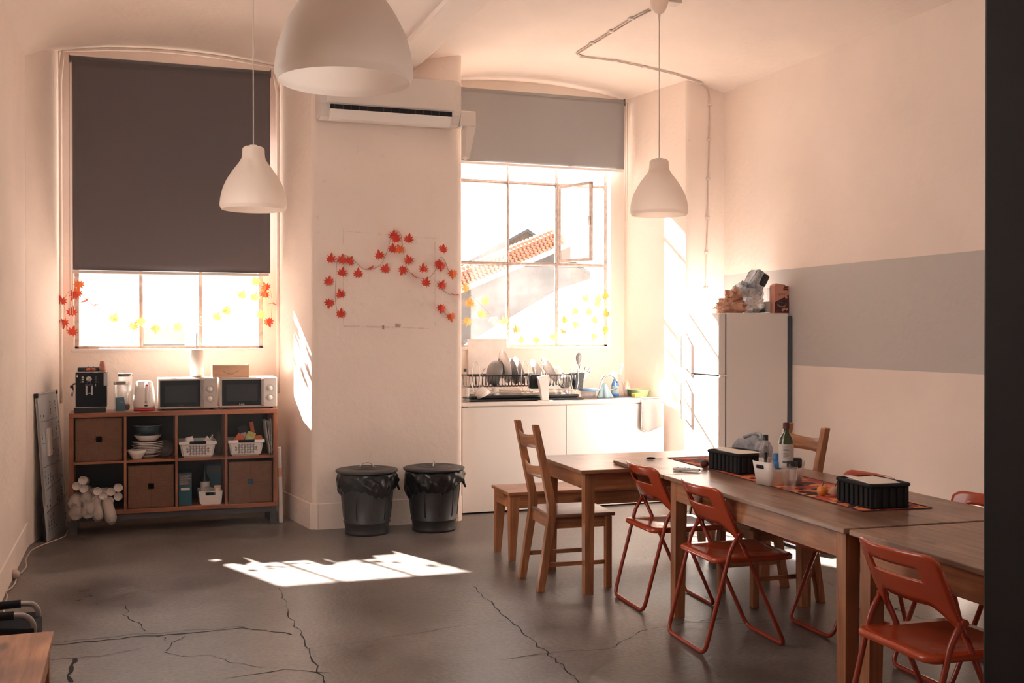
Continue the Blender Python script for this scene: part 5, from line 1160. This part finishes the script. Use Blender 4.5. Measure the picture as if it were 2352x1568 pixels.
def microwave(label, xc, z, lettering):
    t = thing('microwave', label, 'microwave', (xc, 8.84, ST + z), 0, 'silver microwaves on the shelf unit'); W = .222; H = .248
    m = MB(); m.box(-W, W, -.13, .14, .010, H, bev=.008); m.build('housing', M['whitem'], t)
    m = MB(); m.box(-W + .006, W - .006, -.145, -.129, .014, H - .004, bev=.004); m.build('front_frame', mat('microwave_silver', (.52, .48, .45), .35), t)
    m = MB(); m.box(-W + .017, .090, -.152, -.144, .028, H - .018, bev=.003); d = m.build('door', M['gloss'], t)
    m = MB(); m.box(-W + .05, .065, -.1528, -.151, .062, H - .055); m.build('door_window', mat('mesh_window', (.022, .026, .034), .25), d)
    m = MB(); m.box(.093, .118, -.162, -.144, .022, H - .012, bev=.005); m.build('handle', mat('handle_grey', (.34, .29, .27), .3, metal=.3), d)
    for k in (.085, .160):
        m = MB(); m.lathe([(0, .014), (.016, .013), (.018, 0)], 24, M=Matrix.Translation((.165, -.145, k)) @ Matrix.Rotation(R(90), 4, 'X')); m.build('knob', M['whitem'], t)
        m = MB(); m.tube([(.165 + .027 * math.cos(a), -.1452, k + .027 * math.sin(a)) for a in [q * math.pi / 12 for q in range(24)]], .0008, 4, closed=True); m.build('knob_ring', M['greym'], t)
    for s in (-1, 1): m = MB(); m.cyl((s * .18, -.09, 0), (s * .18, -.09, .012), .012); m.cyl((s * .18, .10, 0), (s * .18, .10, .012), .012); m.build('foot', M['black'], t)
    if lettering: text('lettering', 'FLAMA', .0135, lettering, t, (-.055, -.1535, .037), (R(90), 0, 0))
microwave('left microwave, silver, paper towel roll standing on it', .419, 0, mat('faint_letters', (.06, .06, .07), .5)); microwave('right microwave, silver with bright lettering, wooden box on it', .880, 0, M['labelw'])
MZ = ST + .249
t = thing('paper_towel_roll', 'white paper towel roll on its wire stand on the left microwave', 'paper roll', (.495, 8.84, MZ))
m = MB(); m.lathe([(0, 0), (.062, 0), (.062, .006), (0, .008)], 28); m.build('stand_base', M['brushed'], t)
m = MB(); m.lathe([(.018, .009), (.050, .009), (.052, .012), (.052, .218), (.050, .220), (.018, .220)], 36); m.build('roll', M['paper'], t)
m = MB(); m.tube(fillet([(-.006, 0, .0), (-.006, 0, .345), (.006, 0, .345), (.006, 0, .0)], .006), .0022, 6); m.build('wire_rod', M['greym'], t)
t = thing('wooden_box', 'open pale wooden box with a rope handle on the right microwave', 'box', (.745, 8.80, MZ))
for (x0, x1, y0, y1, nm) in ((-.14, .14, -.075, -.067, 'front_panel'), (-.14, .14, .067, .075, 'back_panel'), (-.14, -.132, -.067, .067, 'end_panel'), (.132, .14, -.067, .067, 'end_panel')):
    m = MB(); m.box(x0, x1, y0, y1, 0, .095 if 'end' not in nm else .102, bev=.001); m.build(nm, M['palewood'], t)
m = MB(); m.box(-.131, .131, -.066, .066, .002, .008); m.build('floor_panel', M['palewood'], t)
m = MB(); m.tube([(-.062 + .0103 * k, -.079, .052 - .026 * math.sin(math.pi * k / 12)) for k in range(13)], .003, 6); m.build('rope_handle', M['string'], t)
# white card tube and boards beside the shelf unit
t = thing('card_tube', 'thin white tube with brown tape leaning beside the shelf unit', 'tube', (1.122, 8.66, 0)); t.rotation_euler = (0, R(-1.2), 0)
m = MB(); m.box(-.016, .016, -.02, .02, 0, .60, bev=.006); m.build('tube_body', M['offw'], t); m = MB(); m.box(-.0165, .0165, -.0205, .0205, .36, .44, bev=.006); m.build('tape_band', M['kraft'], t)

# ================================================================== whiteboard, cable, left corner
t = thing('whiteboard', 'whiteboard with marker notes standing on end against the left wall', 'whiteboard', (-.560, 8.42, 0)); 
a = Vector((.16, 1.0, 0)).normalized(); th_ = math.atan2(a.y, a.x); t.rotation_euler = (R(0), 0, th_)
WBW, WBH = .61, 1.065; ln = R(4.0)
Mw = Matrix.Rotation(-ln, 4, 'X')
m = MB(); m.box(0, WBW, 0, .012, 0, WBH, M=Mw); m.build('board_face', M['wb'], t)
for (x0, x1, z0, z1) in ((0, .014, .25, WBH), (WBW - .012, WBW, 0, WBH), (0, WBW, WBH - .012, WBH)):
    m = MB(); m.box(x0, x1, -.004, .016, z0, z1, bev=.002, M=Mw); m.build('frame', M['alu'], t)
for x in (.012, WBW - .012): m = MB(); m.box(x - .018, x + .018, -.006, .018, WBH - .03, WBH + .004, bev=.003, M=Mw); m.build('corner_cap', M['black'], t)
m = MB(); m.box(.15, .27, -.018, -.001, .60, .80, bev=.003, M=Mw); m.build('eraser', M['offw'], t)
rr = random.Random(5); m = MB()
for k in range(5): m.tube([Mw @ Vector((.02 + .06 * q, -.0012, .20 + k * .165 + rr.uniform(-.008, .008) + (.03 * q / 9 if k < 2 else 0))) for q in range(10)], .0016, 4)
for k in range(6):
    for j in range(8):
        x, z = .05 + j * .075 + rr.uniform(-.01, .01), .07 + k * .165
        if rr.random() < .25 or (.12 < x < .30 and .55 < z + .05 < .85): continue
        for q in range(rr.randint(1, 4)):
            zz = z + q * .028 + rr.uniform(-.006, .006); kind = rr.random()
            if kind < .5: P = [(x, zz), (x + .004, zz + .010), (x + .001, zz + .018)]
            elif kind < .8: P = [(x, zz), (x + .012, zz + .004), (x + .014, zz + .014), (x + .003, zz + .016), (x, zz + .004)]
            else: P = [(x, zz), (x + .012, zz + .012), (x, zz + .018), (x + .01, zz + .02)]
            m.tube([Mw @ Vector((p[0], -.0012, p[1])) for p in P], .0013, 3)
m.build('marker_writing', M['ink'], t, kind='stuff')
m = MB(); m.box(.0, .10, .018, .03, 0, .40, M=Mw); m.build('back_support', M['black'], t)

t = thing('extension_cable', 'white cable with an inline plug lying along the left wall', 'cable', (0, 0, 0))
def g(u, v, z=.006): return at(u, v, Z=z)
m = MB(); m.tube(fillet([g(155, 1218), g(150, 1232), g(105, 1248), g(72, 1262), g(58, 1285), g(62, 1300), g(48, 1316), g(40, 1316)], .08), .0045, 6); m.build('cord', M['cable'], t)
m = MB(); m.tube(fillet([g(37, 1330), g(32, 1345), g(12, 1360), (-.665, 6.75, .006), (-.64, 6.3, .006), (-.62, 5.8, .006)], .08), .0045, 6); m.build('cord', M['cable'], t)
p = g(34, 1318, .03); m = MB(); m.lathe([(0, -.035), (.020, -.033), (.028, -.015), (.028, .012), (.018, .028), (.008, .05), (0, .052)], 18, M=Matrix.Rotation(R(70), 4, 'X')); m.build('plug', M['cable'], t, loc=p)
# folded tubular chair, only its rails and sling in view
t = thing('camp_chair', 'black fabric folding chair with grey tube and foam rails behind the corner bench', 'chair', (-.47, 4.52, 0))
def railz(u, v, y): return at(u, v, Y=y)
for (y, uvs, nm) in ((4.72, ((-60, 1397), (48, 1386), (76, 1386), (88, 1400), (87, 1425)), 0), (4.42, ((-60, 1420), (32, 1413), (58, 1413), (76, 1428), (79, 1462)), 1)):
    P = [railz(u, v, y) - Vector((-.47, 4.52, 0)) for u, v in uvs]
    m = MB(); m.tube(fillet(P + [Vector((P[-1].x + .004, P[-1].y + (.0 if nm else -.1), .015))], .03), .011, 10); m.build('tube_frame', M['tubeg'], t)
    m = MB(); m.tube([P[0], P[1]], .016, 10); m.build('foam_grip', M['foam'], t)
A_ = [railz(u, v, 4.70) - Vector((-.47, 4.52, 0)) for u, v in ((-60, 1410), (82, 1400))]; B_ = [railz(u, v, 4.40) - Vector((-.47, 4.52, 0)) for u, v in ((-60, 1440), (78, 1440))]
def sl(a, c): p = (A_[0].lerp(A_[1], a)).lerp(B_[0].lerp(B_[1], a), c); return (p.x, p.y, p.z - .07 * math.sin(math.pi * c) - .01)
m = MB(); m.grid(8, 10, sl); m.build('sling', M['fabric'], t, solid=.004)
def sl2(a, c): p = B_[0].lerp(B_[1], a); return (p.x + .0, p.y + .02 * math.sin(c * 3), max(.03, p.z - .005 - c * .16))
m = MB(); m.grid(8, 8, sl2); m.build('seat_fabric', M['fabric'], t, solid=.004)
m = MB(); p = railz(85, 1430, 4.62) - Vector((-.47, 4.52, 0)); m.box(p.x - .02, p.x + .012, p.y - .12, p.y + .09, p.z - .06, p.z + .005, bev=.006); m.build('hinge_block', M['foam'], t)
m = MB(); m.tube(fillet([(-.25, .30, .012), (.06, .30, .012), (.19, .22, .012), (.06, .12, .012)], .07), .008, 8); m.tube([(-.2, -.08, .015), (.06, -.08, .015), (.05, .02, .015)], .011, 8); m.build('floor_loop', M['tubeg'], t)

# ================================================================== on the tables
TT = .7455
t = thing('table_runner', 'narrow cloth runner printed with red and orange autumn leaves', 'runner', (3.16, 4.80, TT)); t.rotation_euler = (0, 0, -R(4.2))
m = MB(); m.grid(4, 40, lambda a, c: (-.17 + .34 * a, -1.02 + 2.04 * c, .0012 + .0008 * math.sin(c * 40) * math.sin(a * 5))); m.build('cloth', M['runner'], t, solid=.0016)
m = MB()
for s in (-1, 1): m.box(s * .17 - .0025, s * .17 + .0025, -1.02, 1.02, .0003, .0038)
m.box(-.17, .17, -1.022, -1.017, .0003, .0038); m.box(-.17, .17, 1.017, 1.022, .0003, .0038); m.build('hem', M['box_dark'], t)
RT = TT + .0035
def crate(label, x, y, rz, lx, ly, grp='black slatted trays of napkins'):
    t = thing('woven_tray', label, 'tray', (x, y, RT), rz, grp); H = .10; X, Y = lx / 2, ly / 2
    m = MB()
    for (x0, x1, y0, y1) in ((-X, X, -Y, -Y + .006), (-X, X, Y - .006, Y), (-X, -X + .006, -Y + .006, Y - .006), (X - .006, X, -Y + .006, Y - .006)): m.box(x0, x1, y0, y1, .0, H * .93)
    m.box(-X, X, -Y, Y, 0, .005); m.build('tray_body', M['fabric'], t)
    m = MB(); m.tube(fillet([(0, -Y - .004, H), (X + .004, -Y - .004, H), (X + .004, Y + .004, H), (-X - .004, Y + .004, H), (-X - .004, -Y - .004, H), (0, -Y - .004, H)], .02), .009, 8); m.build('rim', M['fabric'], t)
    n = 0
    for s in (-1, 1):
        for k in range(int(lx / .036)):
            m = MB(); xx = -X + .025 + k * .036; m.box(xx - .009, xx + .009, s * Y - .004 + s * .004, s * Y + .004 + s * .004, .006, H * .9, bev=.003); m.build('slat', M['fabric'], t)
        for k in range(int(ly / .036)):
            m = MB(); yy = -Y + .025 + k * .036; m.box(s * X - .004 + s * .004, s * X + .004 + s * .004, yy - .009, yy + .009, .006, H * .9, bev=.003); m.build('slat', M['fabric'], t)
    return t
def napkin(label, x, y, z, rz, lx, ly, seed):
    t = thing('napkin', label, 'napkin', (x, y, z), rz); rr = random.Random(seed)
    m = MB(); m.box(-lx / 2, lx / 2, -ly / 2, ly / 2, 0, .012, bev=.002); m.build('folded_pile', M['paper'], t)
    m = MB(); m.grid(8, 8, lambda a, c: (-lx / 2 + lx * a, -ly / 2 + ly * c, .0135 + .012 * abs(math.sin(2.2 * a + seed)) * c + .004 * math.sin(5 * a * c))); m.build('top_sheet', M['paper'], t, solid=.001)
crate('far black tray of napkins at the middle of the runner', 3.135, 5.145, R(5), .19, .28)
napkin('paper napkin pile in the far black tray', 3.135, 5.145, RT + .089, R(5), .155, .235, 1)
crate('near black tray of napkins at the near end of the runner', 3.075, 3.935, R(-4), .185, .255)
napkin('paper napkin pile in the near black tray', 3.075, 3.94, RT + .089, R(-4), .15, .21, 2)
t = thing('condiment_tub', 'white plastic tub of bottles on the middle of the runner', 'tub', (3.062, 4.640, RT), R(8))
m = MB(); H = .115
def tb_(x, y, z): k = z / H; return ((.105 + .018 * k) * x, (.066 + .012 * k) * y, z)
def zt_(a): # rim height round the tub: ends high, long sides dip
    x, y = math.cos(a), math.sin(a); return H * (1.0 if abs(x) > .62 else (.70 + .30 * min(1, max(0, (abs(x) - .45) / .17))))
N_ = 48; low, mid_, top_ = [], [], []
for i in range(N_):
    a = 2 * math.pi * i / N_; ex = .38
    cx_, sy_ = math.copysign(abs(math.cos(a)) ** ex, math.cos(a)), math.copysign(abs(math.sin(a)) ** ex, math.sin(a))
    low.append(m.bm.verts.new(tb_(cx_, sy_, 0))); mid_.append(m.bm.verts.new(tb_(cx_, sy_, H * .55))); top_.append(m.bm.verts.new(tb_(cx_, sy_, zt_(a))))
for i in range(N_):
    j = (i + 1) % N_
    for A2_, B2_ in ((low, mid_), (mid_, top_)):
        f = m.bm.faces.new((A2_[i], A2_[j], B2_[j], B2_[i])); f.smooth = True
m.bm.faces.new(low); m.build('tub_body', M['white'], t, solid=.003)
for s in (-1, 1): m = MB(); m.box(s * .1215 - .003, s * .1215 + .003, -.026, .026, H * .70, H * .86, bev=.0025); m.build('handle_slot', M['black'], t)
BT = RT + .004
def bottle(name, label, x, y, prof, mt, capp=None, capm='black', lab=None, cat='bottle', z=None, labm='labelw'):
    t = thing(name, label, cat, (x, y, BT if z is None else z)); m = MB(); m.lathe(prof, 24); m.build('bottle_body', M[mt], t)
    if capp: m = MB(); m.lathe(capp, 20); m.build('cap', M[capm], t)
    if lab: m = MB(); m.lathe([(lab[0], lab[1]), (lab[0], lab[2])], 24); m.build('label', M[labm], t)
    return t
bottle('olive_oil_bottle', 'tall square shouldered olive oil bottle, tallest in the tub', 3.087, 4.615, [(0, 0), (.033, 0), (.036, .006), (.036, .205), (.031, .225), (.015, .250), (.014, .280), (0, .280)], 'oliveglass', [(.016, .27), (.016, .30), (0, .302)], 'box_dark', (.0366, .075, .195))
ob = bpy.data.objects['olive_oil_bottle']; m = MB()
for k in range(9): m.box(-.014, .014 - .004 * (k % 3), -.0374, -.0366, .185 - k * .007, .1865 - k * .007)
m.box(-.018, .018, -.0374, -.0366, .105, .110); m.build('label_print', M['ink'], ob, kind='stuff', rz=R(-33))
bottle('small_bottle', 'small blue plastic bottle with blue cap in the tub', 3.052, 4.650, [(0, 0), (.026, 0), (.028, .01), (.026, .09), (.015, .115), (0, .116)], 'blue', [(.016, .112), (.016, .145), (0, .145)], 'blue', None)
bottle('small_bottle', 'tiny dark glass bottle with black cap at the left of the tub', 3.000, 4.665, [(0, 0), (.016, 0), (.017, .08), (.008, .10), (.008, .125), (0, .125)], 'oliveglass', [(.011, .12), (.011, .15), (0, .15)])
bottle('spice_jar', 'spice jar with black lid in front of the olive oil', 3.092, 4.570, [(0, 0), (.022, 0), (.024, .008), (.024, .085), (0, .086)], 'clearp', [(.026, .083), (.026, .112), (0, .113)], 'black', (.0245, .02, .075), cat='jar')
bottle('pepper_grinder', 'black round lid jar at the right end of the tub', 3.135, 4.600, [(0, 0), (.022, 0), (.022, .08), (0, .081)], 'clearp', [(.024, .075), (.029, .085), (.029, .118), (.022, .125), (0, .126)], 'black', cat='jar')
bottle('water_bottle', 'small clear water bottle with black cap behind the tub', 3.115, 4.845, [(0, 0), (.030, 0), (.032, .008), (.031, .05), (.033, .055), (.033, .13), (.028, .165), (.013, .19), (.013, .20)], 'clearp', [(.015, .195), (.015, .223), (0, .223)], 'black', (.0335, .06, .105), z=RT)
t = thing('plastic_cup', 'clear plastic tumbler in front of the white tub', 'cup', (2.962, 4.400, RT)); m = MB(); m.lathe([(0, .001), (.026, .001), (.037, .106), (.039, .108), (.039, .111), (.036, .110)], 28); m.build('cup_body', M['clearp'], t)
m = MB(); m.tube([(.0385 * math.cos(a), .0385 * math.sin(a), .110) for a in [k * math.pi / 14 for k in range(28)]], .0014, 5, closed=True); m.build('rim', M['sleeve'], t)
for k, (x, y, r_, mt, lb) in enumerate(((3.015, 4.215, .026, 'mandarin', 'yellow orange clementine left of the near tray'), (3.055, 4.175, .026, 'kraft', 'brownish pomegranate like fruit touching the near tray'), (3.03, 5.325, .024, 'box_dark', 'dark red fig shaped fruit at the far tray'))):
    t = thing('fruit', lb, 'fruit', (x, y, RT)); m = MB(); m.lathe([(0, 0), (r_ * .5, .002), (r_ * .9, r_ * .45), (r_, r_ * .9), (r_ * .85, r_ * 1.4), (r_ * .4, r_ * 1.72), (0, r_ * 1.7)], 20); m.build('fruit_body', M[mt], t)
    m = MB(); m.tube([(0, 0, r_ * 1.68), (.004, 0, r_ * 1.68 + .012), (.010, .004, r_ * 1.68 + .016)], .0018, 5); m.build('stem', M['stem'], t)
t = thing('dried_leaf', 'curled dry leaf stub lying between clementine and near tray', 'leaf', (3.085, 4.235, RT)); m = MB(); m.grid(6, 6, lambda a, c: (-.02 + .04 * a, -.02 + .03 * c, .004 + .02 * a * c + .006 * math.sin(a * 6))); m.build('leaf_blade', M['kraft'], t, solid=.001); m = MB(); m.tube([(.0, -.02, .004), (.0, -.04, .012)], .0012, 5); m.build('stem', M['stem'], t)
p0, p1 = at(1548, 1076, Z=TT + .01), at(1606, 1080, Z=TT + .008)
t = thing('remote_control', 'pale grey slim remote control lying near the table edge', 'remote control', ((p0.x + p1.x) / 2, (p0.y + p1.y) / 2, TT + .0005), math.atan2(p1.y - p0.y, p1.x - p0.x))
m = MB(); m.box(-.075, .075, -.019, .019, 0.002, .016, bev=.006, seg=3); m.build('remote_body', M['offw'], t); m = MB(); m.cyl((-.035, 0, 0), (-.035, 0, .004), .008); m.build('battery_bump', M['offw'], t)
for k in range(4):
    for j in (-1, 1): m = MB(); m.box(-.055 + k * .02, -.045 + k * .02, j * .008 - .004, j * .008 + .004, .0155, .019, bev=.001); m.build('button', M['white'], t)
t = thing('car_key', 'black oval key fob lying where two tables meet', 'key', (2.935, 5.80, .7465), R(-10)); m = MB(); m.lathe([(0, 0), (.024, .001), (.030, .006), (.024, .012), (0, .014)], 22, sy=.55); m.build('fob', M['gloss'], t)
m = MB(); m.tube([(.030, 0, .003), (.05, 0, .002), (.062, -.003, .002)], .0015, 5); m.lathe([(.008, .001), (.010, .001), (.010, .003), (.008, .003)], 14, c=(.064, 0, 0)); m.build('key_ring', M['chrome'], t)
# far chair with a jacket behind the tray
t = thing('shell_chair', 'dark round backed chair at the end of the far table under a jacket', 'chair', (3.76, 6.22, 0), R(180))
m = MB(); m.grid(14, 10, lambda a, c: (-.16 - .05 * c + .07 * (2 * a - 1) ** 2, (-.21 + .42 * a) * (1 - .12 * c * c), .46 + .34 * c - .05 * c * (2 * a - 1) ** 4)); m.build('backrest', M['black'], t, solid=.012)
m = MB(); m.box(-.16, .24, -.21, .21, .43, .45, bev=.008); m.build('seat', M['black'], t)
for i in (-.13, .21):
    for j in (-.17, .17): m = MB(); m.cyl((i, j, .43), (i * 1.25, j * 1.15, 0), .011, seg=10); m.build('leg', M['chrome'], t)
t = thing('denim_jacket', 'pale grey denim jacket hung over the dark round backed chair', 'jacket', (3.945, 6.22, .80), R(180))
m = MB(); m.grid(20, 14, lambda a, c: ((-.045 if c > .5 else .045) * (1.0 if abs(c - .5) > .12 else abs(c - .5) / .12) + .006 * math.sin(a * 20) + .05 * (2 * a - 1) ** 2, (-.17 + .34 * a) , .018 - abs(c - .5) * .34 - .04 * (2 * a - 1) ** 2 + .008 * math.sin(a * 14 + c * 5))); m.build('cloth', M['denim'], t, solid=.008)
m = MB(); m.tube([(-.0 + .05 * (2 * k / 10 - 1) ** 2, -.10 + .02 * k, .030 - .03 * (2 * k / 10 - 1) ** 2) for k in range(11)], .012, 8); m.build('collar', M['denim'], t)

# low perforated bench with a red bag beyond the tables
q = at(1857, 1272, Z=.13); t = thing('metal_trolley', 'low grey perforated metal rack on the floor by the right wall', 'rack', (4.61, 6.48, 0), R(90))
m = MB(); m.box(-.28, .60, -.02, .0, .03, .12); m.box(-.28, .60, .26, .28, .03, .12); m.box(-.28, -.26, 0, .26, .03, .12); m.box(.58, .60, 0, .26, .03, .12); m.build('rack_side', M['greym'], t)
m = MB()
for k in range(14): m.box(-.27 + k * .062, -.235 + k * .062, 0, .26, .113, .12)
m.build('rack_slat', M['greym'], t, kind='stuff')
for i in (-.26, .57):
    for j in (0, .25): m = MB(); m.box(i, i + .02, j, j + .02, 0, .03); m.build('leg', M['greym'], t)
t = thing('red_bag', 'red mesh fabric bag lying on the low metal rack', 'bag', (4.47, 6.78, .12)); crumple(0, 0, .07, .10, .14, .085, 4, 41, .18, mat('red_fabric', (.50, .03, .02), .8, bump=.5, bscale=400), 'bag_body', t); m = MB(); m.tube([(-.05, -.05, .12), (-.06, -.02, .19), (-.04, .05, .18), (-.03, .07, .12)], .007, 8); m.build('bag_strap', M['red'], t)

# ================================================================== leaf garlands
def leafmesh(name, mt, fold):
    half = [(0, -.36), (.05, -.30), (.22, -.46), (.20, -.24), (.46, -.30), (.34, -.10), (.56, .06), (.30, .06), (.40, .34), (.15, .20), (.13, .40), (.0, .62)]
    pts = half + [(-x, y) for x, y in half[-2:0:-1]]
    m = MB(); c = m.bm.verts.new((0, 0, .0)); V = [m.bm.verts.new((x, y, fold * abs(x) + .06 * (x * x + y * y))) for x, y in pts]
    for i in range(len(V)): m.bm.faces.new((c, V[i], V[(i + 1) % len(V)]))
    me = bpy.data.meshes.new(name); m.bm.to_mesh(me); m.bm.free(); me.materials.append(M[mt]); return me
LM = {(k, f): leafmesh('leaf', k, f) for k in ('leafr', 'leafo', 'leaflit') for f in (-.35, .3)}
def garland(label, y, leaves, strings, sub=None):
    t = thing('leaf_garland', label, 'garland', (0, 0, 0), 0, 'autumn leaf garlands'); rr = random.Random(len(leaves))
    for P in strings:
        pts = [at(u, v, Y=y) for u, v in P]; m = MB(); m.tube(fillet(pts, .06, 4), .0016, 5); m.build('string', M['string'], t)
    for u, v, k, s, thin in leaves:
        p = at(u, v, Y=y - rr.uniform(.008, .03)); o = bpy.data.objects.new('leaf', LM[(k, rr.choice((-.35, .3)))]); COL.objects.link(o); o.parent = t; o.location = p
        o.rotation_euler = (R(90) + rr.uniform(-.35, .35), rr.uniform(-.5, .5) + (R(180) if rr.random() < .25 else 0), 0); o.scale = (s, s, s)
        if thin: o.rotation_euler = (R(12 + rr.uniform(-8, 8)), R(thin), R(rr.uniform(-20, 20)))
def sc(lst, ox, oy, k): return [(ox + x / k, oy + y / k) for x, y in lst]
L1 = [(268, 645, 'leafr', 0), (385, 655, 'leafr', 0), (465, 668, 'leafr', 0), (385, 785, 'leafr', 0), (550, 795, 'leafr', 0), (250, 878, 'leafr', 0), (365, 1010, 'leafr', 0), (255, 1103, 'leafr', 0), (370, 1212, 'leafr', 0), (665, 748, 'leafr', -20), (765, 608, 'leafr', 0), (830, 748, 'leafr', 0), (918, 405, 'leafr', 0), (938, 438, 'leafr', 0), (905, 545, 'leafr', 0), (975, 550, 'leafo', 0), (1065, 440, 'leafr', 0), (1068, 660, 'leafr', 0), (1007, 760, 'leafr', 0), (1125, 830, 'leafr', 40), (1225, 745, 'leafr', 0), (1245, 888, 'leafr', 0), (1420, 548, 'leafr', 0), (1375, 700, 'leafr', 0), (1405, 722, 'leafr', 0), (1525, 800, 'leafo', 0), (1415, 918, 'leafr', 0), (1545, 1020, 'leafr', 5), (1408, 1155, 'leafr', 0), (1508, 1243, 'leafo', 0)]
garland('garland of red maple leaves strung on the middle pillar', PF - .004, [(700 + x / 4.481, 450 + y / 4.481, k, .080, th) for x, y, k, th in L1],
        [sc([(345, 1250), (312, 1080), (320, 850), (330, 660), (400, 602), (470, 625), (540, 700), (610, 760), (700, 755), (790, 705), (860, 540), (885, 420), (945, 345), (992, 390), (1012, 560), (1045, 740), (1120, 830), (1270, 865), (1350, 760), (1400, 615), (1450, 670), (1478, 770)], 700, 450, 4.481), sc([(1395, 940), (1480, 1015), (1590, 1022)], 700, 450, 4.481), sc([(1385, 1130), (1450, 1215), (1510, 1240)], 700, 450, 4.481)])
L2 = [(330, 300, 'leafo', 0), (285, 395, 'leafr', 0), (312, 380, 'leafo', 0), (165, 450, 'leafr', 0), (265, 550, 'leafr', 0), (185, 655, 'leafr', 0), (270, 735, 'leafr', 0), (385, 455, 'leafo', -30), (475, 490, 'leafo', -30), (655, 610, 'leaflit', 0), (800, 600, 'leaflit', -15), (840, 685, 'leaflit', 0), (905, 640, 'leaflit', 0), (1045, 705, 'leaflit', 0), (1125, 680, 'leaflit', 4), (1250, 695, 'leaflit', 0), (1360, 655, 'leaflit', 8), (1430, 662, 'leaflit', 5), (1510, 608, 'leaflit', -4), (1615, 598, 'leaflit', 0), (1705, 540, 'leaflit', 0), (1850, 395, 'leaflit', 0), (1970, 415, 'leaflit', 0), (1980, 270, 'leaflit', 0), (2068, 320, 'leafr', 0), (2062, 385, 'leafr', 0), (2135, 470, 'leafr', 8), (2020, 580, 'leaflit', 0), (2097, 645, 'leafr', 0)]
garland('garland of orange leaves, backlit ones coloured yellow, drooping across the left window', 9.165, [(100 + x / 4.055, 580 + y / 4.055, k, .084, th) for x, y, k, th in L2],
        [sc([(215, 740), (200, 560), (185, 460), (225, 365), (290, 340), (340, 370), (400, 440), (480, 500), (640, 600), (800, 650), (930, 690), (1120, 685), (1300, 665), (1500, 615), (1640, 560), (1800, 460), (1900, 380), (2000, 320), (2060, 290), (2110, 330), (2130, 450), (2120, 620)], 100, 580, 4.055)])
L3 = [(100, 1050), (120, 1160), (138, 1168), (112, 1300), (240, 1145), (222, 1245), (300, 1272), (380, 1300), (405, 1380), (480, 1358), (518, 1440), (622, 1440), (757, 1418), (835, 1290), (835, 1370), (925, 1325), (915, 1220), (1000, 1130), (1017, 1228), (1087, 1128), (1088, 1168), (1060, 1290), (1063, 1412), (1150, 1105), (1150, 1243), (1148, 1365)]
garland('garland of leaves coloured backlit yellow along the foot of the kitchen window', 9.225, [(1040 + x / 3.267, 340 + y / 3.267, 'leafo' if x > 1140 else 'leaflit', .086, (-25 if (x, y) in ((300, 1272), (405, 1380), (835, 1370)) else 0)) for x, y in L3],
        [sc([(92, 1050), (120, 1090), (200, 1165), (300, 1270), (400, 1350), (480, 1400), (620, 1430), (760, 1410), (800, 1370), (900, 1290), (1000, 1200), (1080, 1150), (1150, 1110), (1155, 1240), (1150, 1360)], 1040, 340, 3.267)])
